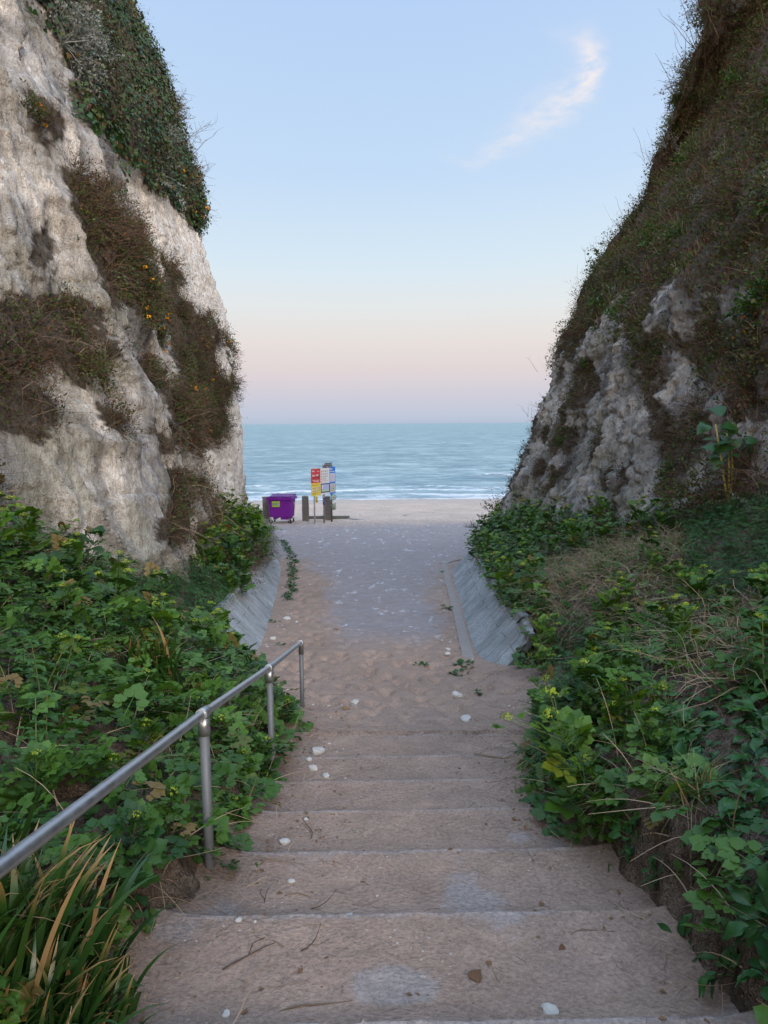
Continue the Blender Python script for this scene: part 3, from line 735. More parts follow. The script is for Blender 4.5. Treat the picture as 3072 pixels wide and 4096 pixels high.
def whorl():
    V = []; F = []
    for k in range(7):
        a = k*2*math.pi/7; c, s_ = math.cos(a), math.sin(a); n = len(V)
        for x, y, z in ((0, 0, 0), (.6, .12, .12), (1, 0, .1), (.6, -.12, .12)): V.append((x*c-y*s_, x*s_+y*c, z))
        F += [(n, n+2, n+1), (n, n+3, n+2)]
    return mk(V, F)
WHORL = whorl()
def umbel(rs, R=.045, n=34):
    th = np.arccos(1-rs.rand(n)*.95); ph = rs.rand(n)*6.283
    p = np.stack([np.sin(th)*np.cos(ph), np.sin(th)*np.sin(ph), np.cos(th)*.75], -1)
    T = mk([(.5, 0, 0), (-.25, .43, 0), (-.25, -.43, 0), (0, 0, .5)], [(0, 1, 3), (1, 2, 3), (2, 0, 3)])
    return place(T, p*R, nrm(np.cross(p, rdir(n, rs))), p, R*.42, rs=rs)
def off_mesh(ch, o): return (ch[0]+o, ch[1])+tuple(ch[2:])
def alexanders(seed, h=.6, nl=17, nu_=5):
    rs = np.random.RandomState(seed)
    B = np.zeros((1, 3)); stems = []; bases = [np.zeros(3)]; tops = []
    main = strands(B, np.array([[rs.uniform(-.15, .15), rs.uniform(-.15, .15), 1]]), h*.9, .08, 0, .016, 4, .5, rs)
    C = main[3][0]; stems.append(main[:3])
    tops.append(C[-1])
    nb = nu_-1
    if nb > 0:
        st = C[rs.randint(2, 4, nb)]; dd = nrm(np.stack([rs.normal(size=nb), rs.normal(size=nb), np.full(nb, 1.2)], -1))
        br = strands(st, dd, rs.uniform(.25, .42, nb)*h, .2, -.1, .010, 3, .6, rs); stems.append(br[:3]); tops += list(br[3][:, -1])
    fol = []
    hts = rs.rand(nl)**.8; p = np.stack([np.interp(hts*.95, np.linspace(0, 1, 5), C[:, k]) for k in range(3)], -1)
    a = np.arange(nl)*2.4+rs.rand(nl); el_ = .25+.5*hts+rs.uniform(-.2, .2, nl)
    d = np.stack([np.cos(a)*np.cos(el_), np.sin(a)*np.cos(el_), np.sin(el_)], -1)
    ls = (.25-.10*hts)*rs.uniform(.8, 1.2, nl)*(h/.6)**.5
    up = np.tile([0, 0, 1.], (nl, 1))+.25*rs.normal(size=(nl, 3))
    for q in range(4):
        m = np.arange(nl) % 4 == q
        fol.append(place(COMP[q], p[m], d[m], up[m], ls[m], rs=rs))
    tops = np.array(tops); nt = len(tops)
    a = rs.rand(nt*3)*6.28; tp = np.repeat(tops, 3, 0)-np.array([0, 0, .03]); d = np.stack([np.cos(a), np.sin(a), .35+.2*rs.rand(nt*3)], -1)
    fol.append(place(COMP3[0], tp, d, np.tile([0, 0, 1.], (nt*3, 1)), .11, rs=rs))
    um = [off_mesh(umbel(rs, rs.uniform(.026, .042)), t_) for t_ in tops] if nu_ else []
    T_ = lambda chs, m: [(c[0], c[1], m, c[2]) for c in chs]
    fm = mesh_np('alexanders_foliage', T_(fol, 0), [M_ALEXD if seed % 2 else M_ALEX]); sm_ = mesh_np('alexanders_stem', T_(stems, 0), [M_STEM])
    ums = [mesh_np('alexanders_umbel', T_([u_], 0), [M_UMBEL]) for u_ in um]
    return fm, sm_, ums
def twiggy(seed, r=.5, ntw=70, nleaf=500, ls=.028, leafmat=None, twmat=None, hang=.0, flowers=0, sub=220, grass=0):
    rs = np.random.RandomState(seed)
    d = rdir(ntw, rs); d[:, 2] = np.abs(d[:, 2])*1.1-.12; d = nrm(d)
    m = strands(np.zeros((ntw, 3))+rs.normal(size=(ntw, 3))*.06*r, d, r*rs.uniform(.6, 1.0, ntw), .35, hang, .011, 5, .4, rs, .04)
    pts = m[3][:, 2:].reshape(-1, 3); i = rs.randint(0, len(pts), sub)
    dd = nrm(nrm(pts[i])+.8*rdir(sub, rs))
    m2 = strands(pts[i], dd, r*rs.uniform(.18, .42, sub), .4, hang*.5, .005, 3, .3, rs, .05)
    ch = [(m[0], m[1], 0, m[2]), (m2[0], m2[1], 0, m2[2])]
    p2 = np.concatenate([m2[3][:, 1:].reshape(-1, 3), pts]); j = rs.randint(0, len(p2), nleaf); p = p2[j]+rs.normal(size=(nleaf, 3))*.02*r
    ld = nrm(nrm(p)+.9*rdir(nleaf, rs)); lf = place(DIAM, p, ld, rdir(nleaf, rs)+np.array([0, 0, 1.]), ls*rs.uniform(.6, 1.3, nleaf), rs=rs)
    ch.append((lf[0], lf[1], 1, lf[2]))
    me = mesh_np('shrub', ch, [twmat or M_TWIG, leafmat])
    fl = None
    if flowers:
        out_ = m2[3][:, -1]; out_ = out_[np.linalg.norm(out_, axis=1) > .7*r*np.median(np.linalg.norm(out_, axis=1))/max(r, .01)]
        k = rs.randint(0, len(out_), flowers); c0 = np.repeat(out_[k], 6, 0)+rs.normal(size=(flowers*6, 3))*.02
        f_ = place(IVYL, c0, rdir(len(c0), rs), nrm(c0)+.5*rdir(len(c0), rs), .05*rs.uniform(.7, 1.2, len(c0)), rs=rs)
        nv, nf = 7*6, 6*6; fl = [mesh_np('flower_cluster', [(f_[0][q*nv:(q+1)*nv], f_[1][q*nf:(q+1)*nf]-q*nv, 0, f_[2][q*nv:(q+1)*nv])], [M_FLOWER]) for q in range(flowers)]
    return me, fl
def tuft(seed, n=70, L=.4, w=.007, mat=None, spread=.7, droop=.5, dead=25):
    rs = np.random.RandomState(seed)
    d = np.stack([rs.normal(size=n)*spread, rs.normal(size=n)*spread, np.ones(n)], -1)
    a = strands(rs.normal(size=(n, 3))*np.array([.04, .04, 0]), d, L*rs.uniform(.5, 1, n), .25, droop, w, 6, .15, rs)
    d = np.stack([rs.normal(size=dead)*1.1, rs.normal(size=dead)*1.1, np.full(dead, .6)], -1)
    b = strands(rs.normal(size=(dead, 3))*np.array([.05, .05, 0]), d, L*rs.uniform(.6, 1.1, dead), .3, droop*1.2, w*.7, 6, .15, rs)
    return mesh_np('tuft', [(a[0], a[1], 0, a[2]), (b[0], b[1], 1, b[2])], [mat or M_GRASS, M_STRAW])
def iris(seed, n=80, L=.52):
    rs = np.random.RandomState(seed); V = []; F = []; A = []
    seg = 9; off_ = 0; ts = np.linspace(0, 1, seg+1)
    for k in range(n):
        a = rs.normal()*1.1; lean = rs.uniform(.1, .9); l = L*rs.uniform(.6, 1.2); wd = rs.uniform(.030, .048)
        b = np.array([rs.normal()*.10, rs.normal()*.10, 0]); o_ = np.array([math.cos(a), math.sin(a), 0]); sd = np.array([-math.sin(a), math.cos(a), 0])
        rad = lean*ts+rs.uniform(.1, .8)*ts**2; ang = np.cumsum(np.full(seg+1, 1/seg)*(lean*.8+rs.uniform(.5, 3.4)*ts**2)); 
        px_ = np.concatenate([[0], np.cumsum(np.sin(ang[:-1]))])*l/seg; pz = np.concatenate([[0], np.cumsum(np.cos(ang[:-1]))])*l/seg
        C = b+o_*px_[:, None]+np.array([0, 0, 1.])*pz[:, None]
        ww = wd*np.clip(np.sin((ts*.86+.12)*math.pi)**.45*(1-ts**4), .03, 1)
        tw = rs.uniform(-1.2, 1.2)*ts; N = np.cross(o_*np.cos(ang)[:, None]-np.array([0, 0, 1.])*np.sin(ang)[:, None], sd)
        S_ = sd*np.cos(tw)[:, None]+N*np.sin(tw)[:, None]
        V.append(np.stack([C-S_*ww[:, None]/2, C+N*wd*.12, C+S_*ww[:, None]/2], 1).reshape(-1, 3))
        tipd = 1 if rs.rand() < .5 else 0; dry = rs.rand() < .04
        r0 = rs.rand()*.9
        vv = (np.clip(ts, 0, .99)*(1 if tipd else .6)) if not dry else np.full(seg+1, .95)
        A.append(np.repeat(vv, 3))
        for i in range(seg):
            q = off_+i*3; F += [(q, q+3, q+4, q+1), (q+1, q+4, q+5, q+2)]
        off_ += (seg+1)*3
    return mesh_np('strap_leaves', [(np.concatenate(V), np.array(F), 0, np.concatenate(A))], [M_IRIS])

# ---------------------------------------------------------------- where things grow
def sampler(V, F, keep=None):
    """area-weighted points on a quad grid; keep = per-vertex zone test"""
    a, b, c, d = (V[F[:, i]] for i in range(4))
    n = np.cross(c-a, d-b); ar = np.linalg.norm(n, axis=1)/2
    wgt = ar*(keep[F[:, 0]] if keep is not None else 1)
    tot = wgt.sum(); cdf = np.cumsum(wgt)/max(tot, 1e-9); n = nrm(n)
    def f(k, rs=RS):
        i = np.searchsorted(cdf, rs.rand(k)); u_, v_ = rs.rand(k, 1), rs.rand(k, 1)
        p = a[i]*(1-u_)*(1-v_)+b[i]*u_*(1-v_)+c[i]*u_*v_+d[i]*(1-u_)*v_
        return p, n[i]
    return f, tot
def stuff(name, chunks, mats, label, group=None):
    o = link(name, mesh_np(name, chunks, mats)); tag(o, label, name.replace('_', ' '), group, 'stuff'); return o

# fix normals so that they face the gap
def facing(V, F, side):
    return F
near = lambda P, y0, y1: (P[:, 1] > y0) & (P[:, 1] < y1)
def copy_thing(src, loc, rot, sc, label=None, cat=None, group=None):
    r = src.copy(); S.collection.objects.link(r); r.location = loc; r.rotation_mode = 'QUATERNION'; r.rotation_quaternion = rot; r.scale = (sc,)*3 if np.ndim(sc) == 0 else sc
    for k in ('label', 'category', 'group'):
        if k in r: del r[k]
    tag(r, label, cat, group)
    for ch in list(src.children):
        c = ch.copy(); S.collection.objects.link(c); c.parent = r
    return r
def grow(prototypes, pts, nrms, up_w, sc, labels, cat, group, rs=RS, spin=(0, 6.283)):
    """the first use of a prototype moves the prototype itself, every later one copies it"""
    out_ = []
    for i in range(len(pts)):
        k = rs.randint(len(prototypes)); pr = prototypes[k]
        n = Vector(tuple(nrms[i]))*(1-up_w)+Vector((0, 0, up_w)); q = Vector((0, 0, 1)).rotation_difference(n) @ Matrix.Rotation(rs.uniform(*spin), 3, 'Z').to_quaternion()
        s_ = sc[i] if np.ndim(sc) else sc
        lab = labels(pts[i]) if callable(labels) else labels
        g_ = group(pts[i]) if callable(group) else group
        if not pr.get('used'):
            pr['used'] = 1; pr.location = tuple(pts[i]); pr.rotation_mode = 'QUATERNION'; pr.rotation_quaternion = q; pr.scale = (s_,)*3; tag(pr, lab, cat, g_); out_.append(pr)
        else: out_.append(copy_thing(pr, tuple(pts[i]), q, s_, lab, cat, g_))
    return out_
def thin(p, n, keep, r):
    """drop points closer together than r"""
    out_ = []; cell = {}
    for i in np.nonzero(keep)[0]:
        c = tuple((p[i]/r).astype(int)); ok = True
        for a in (-1, 0, 1):
            for b in (-1, 0, 1):
                for d in (-1, 0, 1):
                    for j in cell.get((c[0]+a, c[1]+b, c[2]+d), ()):
                        if np.sum((p[i]-p[j])**2) < r*r: ok = False
        if ok: out_.append(i); cell.setdefault(c, []).append(i)
    return np.array(out_, int)

# prototypes that are single meshes (+ flowers as a part)
def proto_shrub(name, **kw):
    me, fl = twiggy(**kw); o = link(name, me)
    for f_ in fl or []: link('flower_cluster', f_, o)
    return o
BR = [proto_shrub('brown_shrub', seed=10+i, leafmat=M_BROWN, nleaf=650, r=.5, ntw=70, sub=260) for i in range(4)]
OL = [proto_shrub('olive_shrub', seed=20+i, leafmat=M_OLIVE, nleaf=1500, ls=.034, r=.48, ntw=50, sub=200) for i in range(3)]
SI = [proto_shrub('silver_shrub', seed=30+i, leafmat=M_SILVER, twmat=M_SILVER, nleaf=1400, ls=.03, r=.36, ntw=50, sub=160) for i in range(2)]
FLW = [proto_shrub('flowering_shrub', seed=40+i, leafmat=M_OLIVE, nleaf=1300, ls=.04, r=.42, ntw=55, sub=160, flowers=7) for i in range(3)]
GREEN = [proto_shrub('green_shrub', seed=50+i, leafmat=M_ALEXD, nleaf=900, ls=.06, r=.42, ntw=40, sub=120) for i in range(2)]
rsA = np.random.RandomState(11)
# ---- left cliff
NL = (1, -1)
def flip(p, n, side):
    # normals towards the valley axis
    s_ = np.where(n[:, 0]*side > 0, -1.0, 1.0); return n*s_[:, None]
lowlab = lambda names: (lambda p: names)
sL_ivy, aI = sampler(CLP, CLF, (zl == 1) & near(CLP, 9, 31))
sL_band, aB = sampler(CLP, CLF, (zl == 2) & near(CLP, 9, 31))
sL_low, aW = sampler(CLP, CLF, (zl == 3) & near(CLP, 4, 31))
sL_spot, aS = sampler(CLP, CLF, (zl == 4) & near(CLP, 4, 31))
sR_top, aT = sampler(CRP, CRF, (zr == 1) & near(CRP, 5, 34) & (CRP[:, 0] < 13.8))
sR_mid, aM = sampler(CRP, CRF, (zr == 2) & near(CRP, 5, 29))
print('areas', aI, aB, aW, aS, aT, aM)

# ivy curtain: one mass of leaves nobody could count
n = int(min(90000, aI*420)); p, nn = sL_ivy(n, rsA); nn = flip(p, nn, -1)
p = p+nn*(rsA.rand(n, 1)**1.5*.34)
hang = nrm(np.array([0, 0, -1.])+.6*nn+.6*rdir(n, rsA)); 
pat = fbm(p[:, 0]*.9, p[:, 1]*.9, p[:, 2]*.9, 3, 200)
brn = pat > .08
v = rsA.rand(n)
iv = place(IVYL, p[~brn], hang[~brn], nn[~brn]+.45*rdir((~brn).sum(), rsA), .105*rsA.uniform(.6, 1.25, (~brn).sum()), v[~brn]*.55+.0, rs=rsA)
ib = place(IVYL, p[brn], hang[brn], nn[brn]+.6*rdir(brn.sum(), rsA), .085*rsA.uniform(.6, 1.2, brn.sum()), rs=rsA)
k = int(n*.10); p3, n3 = sL_ivy(k, rsA); n3 = flip(p3, n3, -1)
tw = strands(p3, nrm(n3+.9*rdir(k, rsA)+np.array([0, 0, .3])), rsA.uniform(.25, .8, k), .4, .2, .011, 5, .3, rsA, .06)
stuff('ivy', [(iv[0], iv[1], 0, iv[2]), (ib[0], ib[1], 1, ib[2]), (tw[0], tw[1], 2, tw[2])], [M_IVY, M_OLIVE, M_TWIG], 'dark green ivy curtain hanging over the top of the left chalk cliff')

def scrub(name, smp, area, side, label, nl=260, ns=70, mats=(M_BROWN, M_OLIVE, M_TWIG), seed=0, ls=.05, cap=60000, depth=.28, gcol=.0):
    rs = np.random.RandomState(300+seed)
    n = int(min(cap, area*nl)); p, nn = smp(n, rs); nn = flip(p, nn, side); p = p+nn*(rs.rand(n, 1)*depth)
    pat = fbm(p[:, 0]*1.1, p[:, 1]*1.1, p[:, 2]*1.1, 3, 210+seed)+gcol
    g_ = pat > 0.02
    d = nrm(nn+np.array([0, 0, .6])+.9*rdir(n, rs))
    a = place(DIAM, p[~g_], d[~g_], rdir((~g_).sum(), rs)+nn[~g_], ls*rs.uniform(.5, 1.2, (~g_).sum()), rs=rs)
    b = place(DIAM, p[g_], d[g_], rdir(g_.sum(), rs)+nn[g_], ls*1.2*rs.uniform(.5, 1.2, g_.sum()), rs=rs)
    k = int(min(cap*.4, area*ns)); p3, n3 = smp(k, rs); n3 = flip(p3, n3, side)
    tw = strands(p3, nrm(n3+.8*rdir(k, rs)+np.array([0, 0, .5])), rs.uniform(.2, .55, k), .45, .25, .009, 4, .3, rs, .05)
    return stuff(name, [(a[0], a[1], 0, a[2]), (b[0], b[1], 1, b[2]), (tw[0], tw[1], 2, tw[2])], list(mats), label)
scrub('scrub', sL_band, aB+.01, -1, 'low brown scrub rooted in the ledge across the left chalk face', 420, 130, seed=1)
scrub('scrub', sL_low, aW+.01, -1, 'dull brown scrub over the foot of the left chalk cliff', 420, 150, seed=2)
scrub('scrub', sR_top, aT, 1, 'matted brown and green scrub covering the upper right cliff', 300, 70, seed=3, cap=150000, ls=.065, gcol=.16)
scrub('scrub', sR_mid, aM, 1, 'thin scrub clinging in the cracks of the right chalk face', 330, 130, seed=4)
k = int(aW*26); p3, n3 = sL_low(k, rsA); n3 = flip(p3, n3, -1)
sg = strands(p3+n3*.12, nrm(n3*.5+.8*rdir(k, rsA)+np.array([0, 0, .1])), rsA.uniform(.3, .9, k), .5, .5, .009, 6, .3, rsA, .08)
stuff('dead_creeper', [(sg[0], sg[1], 0, sg[2])], [M_STRAW], 'tangled pale creeper stems hanging in the scrub low on the left cliff')
# pale dead grass stems in the right-hand growth
k = 9000; p3, n3 = sR_top(k, rsA); n3 = flip(p3, n3, 1)
sg = strands(p3+n3*.1, nrm(n3*.7+.5*rdir(k, rsA)+np.array([0, 0, .9])), rsA.uniform(.25, .7, k), .4, .35, .008, 5, .2, rsA)
stuff('dead_grass', [(sg[0], sg[1], 0, sg[2])], [M_STRAW], 'pale dead grass stems through the scrub on the upper right cliff')

def zone_lab(kind, side):
    '''where on its cliff or bank a plant stands, in words one can check against the picture'''
    def f(p):
        x, y = proj(p.reshape(1, 3)); x, y = x[0], y[0]
        if side == 'Lc': w_ = 'near the ivy' if y < 420 else 'high up' if y < 560 else 'at middle height' if y < 760 else 'low down' if y < 960 else 'above the green bank'; h_ = ' towards the sea' if x > 330 else ' midway along' if x > 150 else ' at the near end'
        elif side == 'Rc': w_ = 'at the very top' if y < 250 else 'in the upper growth' if y < 500 else 'level with the pale sky' if y < 750 else 'level with the sea' if y < 1000 else 'at its foot'; h_ = ' on the skyline' if x < 1659-(1100-y)*.42+40 and x < 1300+(700-y)*.35 else ' midway back' if x < 1500 else ' nearest us'
        elif side == 'Lb': w_ = 'level with the wall' if p[1] > 11 else 'beyond the handrail' if p[1] > 7 else 'between the farther rail posts' if p[1] > 4.65 else 'between the nearest rail posts' if p[1] > 3 else 'under the near rail end'; h_ = ' beside the path' if p[0] > XL(p[1])-.9 else ' midway up' if p[0] > XL(p[1])-2.2 else ' by the cliff'
        else: w_ = 'at the far seaward end' if p[1] > 18 else 'over the middle of the wall' if p[1] > 12.5 else 'over the near end of the wall' if p[1] > 8.8 else 'beside the sand slope' if p[1] > 6 else 'beside the lower steps' if p[1] > 4 else 'beside the nearest steps'; h_ = (' in the bottom corner' if y > 1900 else ' halfway up' if y > 1700 else ' below the dead grass') if (p[1] < 4.2 and p[0] > 1.1) else ' by the path' if p[0] < XR(p[1])+.9 else ' midway up' if p[0] < XR(p[1])+2.0 else ' by the cliff'
        return w_+h_
    return (lambda p: kind+' '+f(p)), (lambda p: kind.rstrip(',')+', '+f(p))
SHORT = {
 'brown shrubs on the left cliff ledge': ('bushy brown shrub on the left cliff', 'Lc'), 'olive shrubs on the left cliff ledge': ('olive green shrub on the left cliff', 'Lc'), 'orange flowered shrubs on the left cliff ledge': ('orange flowered shrub on the left cliff', 'Lc'),
 'brown shrubs low on the left cliff': ('dark twiggy shrub on the left cliff', 'Lc'), 'olive shrubs low on the left cliff': ('dull olive shrub on the left cliff', 'Lc'), 'brown shrubs on the right cliff': ('brown twiggy shrub on the right cliff', 'Rc'),
 'olive shrubs on the right cliff': ('olive green shrub on the right cliff', 'Rc'), 'silver shrubs on the right cliff': ('silver grey shrub on the right cliff', 'Rc'), 'orange flowered shrubs on the right cliff': ('orange flowered shrub on the right cliff', 'Rc'),
 'leafy green shrubs on the right cliff': ('leafy green shrub on the right cliff', 'Rc'), 'brown shrubs on the right chalk face': ('small brown chalk face shrub, right cliff', 'Rc'), 'green shrubs on the right chalk face': ('small green chalk face shrub, right cliff', 'Rc'),
 'alexanders along the far left bank': ('yellow-headed alexanders on the left bank', 'Lb'), 'alexanders midway along the left bank': ('yellow-headed alexanders on the left bank', 'Lb'), 'alexanders behind the handrail': ('leafy alexanders on the left bank', 'Lb'),
 'low plants on the left edge of the steps': ('low lobed-leaf plant on the left bank', 'Lb'), 'broad-leaved plants on the left bank': ('broad-leaved plant on the left bank', 'Lb'),
 'alexanders above the right wall': ('leafy alexanders on the right bank', 'Rb'), 'alexanders on the near right bank': ('yellow-headed alexanders, right bank,', 'Rb'), 'low plants on the right edge of the steps': ('low lobed-leaf plant, right bank,', 'Rb'),
 'broad-leaved plants on the near right bank': ('dark broad-leaved plant, right bank,', 'Rb'), 'broad-leaved plants in the dead grass': ('broad-leaved straw bank plant, right', 'Rb'), 'grass tufts on the right bank': ('green and straw grass tuft, right bank,', 'Rb')}
def put(smp, side, num, r, protos, scr, upw, labels, cat, group, sink=.1, seed=0, cond=None, mult=12):
    rs = np.random.RandomState(400+seed)
    p, nn = smp(num*mult, rs); nn = flip(p, nn, side)
    keep = np.ones(len(p), bool) if cond is None else cond(p)
    i = thin(p, nn, keep, r)[:num]
    sc = rs.uniform(scr[0], scr[1], len(i))
    if group in SHORT: labels, group = zone_lab(*SHORT[group])
    return grow(protos, p[i]-nn[i]*sink*sc[:, None], nn[i], upw, sc, labels, cat, group, rs)
U = 'shrub'
put(sL_band, -1, 75, .5, BR, (.9, 1.45), .35, 'bushy brown twiggy shrub on the sloping ledge of the left chalk cliff', U, 'brown shrubs on the left cliff ledge', seed=1)
put(sL_band, -1, 34, .8, OL, (.8, 1.2), .35, 'olive green shrub among brown ones on the left cliff ledge', U, 'olive shrubs on the left cliff ledge', seed=2)
put(sL_band, -1, 26, .9, FLW, (.7, 1.1), .35, 'shrub with orange flowers on the ledge across the left chalk cliff', U, 'orange flowered shrubs on the left cliff ledge', seed=3)
put(sL_low, -1, 50, .6, BR, (.9, 1.5), .35, 'dark brown twiggy shrub low on the left cliff above the green bank', U, 'brown shrubs low on the left cliff', seed=4)
put(sL_low, -1, 24, 1.0, OL, (.7, 1.1), .4, 'olive green shrub low on the left cliff above the bank', U, 'olive shrubs low on the left cliff', seed=5)
if aS > .1:
    put(sL_spot, -1, 10, .35, FLW, (.6, .95), .45, 'small orange flowered shrub alone on the near left chalk buttress', U, 'flowered shrubs on the left buttress', seed=6)
    put(sL_spot, -1, 4, .4, BR, (.5, .8), .45, 'small brown shrub on the bare near left chalk buttress', U, 'brown shrubs on the left buttress', seed=7)
PJ = lambda f: (lambda p: f(*proj(p)))
put(sL_ivy, -1, 20, 1.1, BR, (.9, 1.6), .3, 'leafless brown shrub growing out of the ivy on the left cliff top', U, 'brown shrubs in the ivy', seed=8)
put(sL_ivy, -1, 12, .5, SI, (1.4, 2.2), .3, 'silver grey shrub at the lower edge of the ivy on the left cliff', U, 'silver shrubs under the ivy', seed=9, cond=PJ(lambda x, y: (np.hypot(x-315, y-335) < 55) | (np.hypot(x-195, y-215) < 30) | (np.hypot(x-150, y-80) < 45)), mult=400)
put(sL_ivy, -1, 12, .45, FLW, (.9, 1.3), .3, 'orange flowered shrub at the seaward tip of the ivy on the left cliff', U, 'orange flowered shrubs below the ivy', seed=10, cond=PJ(lambda x, y: (y > 370) & (x > 340)), mult=300)
put(sL_ivy, -1, 7, .4, OL, (.9, 1.4), .5, 'bushy olive shrub on the skyline of the left cliff top', U, 'skyline shrubs on the left cliff', seed=11, cond=PJ(lambda x, y: (x > 330) & (y < 330)), mult=300)
put(sR_top, 1, 112, 1.15, BR, (1.0, 2.0), .4, 'brown twiggy shrub in the thick growth on the upper right cliff', U, 'brown shrubs on the right cliff', seed=12)
put(sR_top, 1, 190, .85, OL, (.8, 1.7), .4, 'olive green shrub in the thick growth on the upper right cliff', U, 'olive shrubs on the right cliff', seed=13)
put(sR_top, 1, 60, 1.1, SI, (.8, 1.5), .4, 'silver grey shrub among brown ones on the upper right cliff', U, 'silver shrubs on the right cliff', seed=14)
put(sR_top, 1, 26, 1.6, FLW, (.6, .9), .4, 'small orange flowered shrub in the brown growth on the right cliff', U, 'orange flowered shrubs on the right cliff', seed=15)
put(sR_top, 1, 90, 1.0, GREEN, (.7, 1.4), .4, 'leafy green shrub in the brown growth on the right cliff', U, 'leafy green shrubs on the right cliff', seed=16)
put(sR_mid, 1, 28, .9, BR, (.5, 1.0), .4, 'small brown shrub rooted in the bare right chalk face', U, 'brown shrubs on the right chalk face', seed=17)
put(sR_mid, 1, 22, 1.0, GREEN, (.4, .7), .4, 'small green shrub rooted in the bare right chalk face', U, 'green shrubs on the right chalk face', seed=18)

# ---- the banks
BZL = {'fern': [(190, 1100), (300, 1110), (350, 1200), (430, 1240), (520, 1320), (430, 1400), (300, 1360), (160, 1230)],
       'bare': [(300, 1920), (420, 1880), (520, 1930), (560, 1990), (420, 2240), (250, 2300)]}
BZR = {'straw': [(1170, 1240), (1330, 1180), (1480, 1170), (1700, 1280), (1700, 1520), (1560, 1620), (1500, 1480), (1330, 1400), (1250, 1470), (1180, 1400)],
       'straw2': [(1130, 1480), (1190, 1440), (1200, 1700), (1140, 1680)],
       'fern': [(1480, 1070), (1720, 1000), (1720, 1300), (1500, 1330)],
       'fern2': [(1180, 1400), (1270, 1360), (1290, 1560), (1180, 1640)],
       'dock': [(1400, 1470), (1500, 1470), (1580, 1540), (1720, 1420), (1900, 1500), (1900, 2500), (1780, 2260), (1660, 2080), (1640, 1850), (1560, 1760), (1440, 1680)],
       'bare': [(1230, 1880), (1330, 1830), (1370, 1790), (1450, 1770), (1530, 1850), (1580, 2060), (1720, 2260), (1900, 2600), (1400, 2500), (1300, 2000)]}
def bz(P, side):
    x, y = proj(P); x, y = warp(x, y, P, 26)
    z = np.zeros(len(P), int)          # 0 alexanders 1 fern 2 straw 3 broad leaves 4 bare
    Z = BZL if side < 0 else BZR
    code = {'fern': 1, 'fern2': 1, 'straw': 2, 'straw2': 2, 'dock': 3, 'bare': 4}
    for k, pl_ in Z.items(): z[inpoly(x, y, pl_)] = code[k]
    out_ = (x < -80) | (x > 1760) | (y > 2260)
    mixd = fbm(P[:, 0]*.8, P[:, 1]*.8, P[:, 2]*0, 3, 230)
    if side < 0: z[(z == 0) & (mixd > .30)] = 2
    z[out_ & (mixd > .15)] = 2 if side < 0 else 3
    return z
zbl, zbr = bz(BLP, -1), bz(BRP, 1)
upn = lambda n: n*np.where(n[:, 2] < 0, -1.0, 1.0)[:, None]
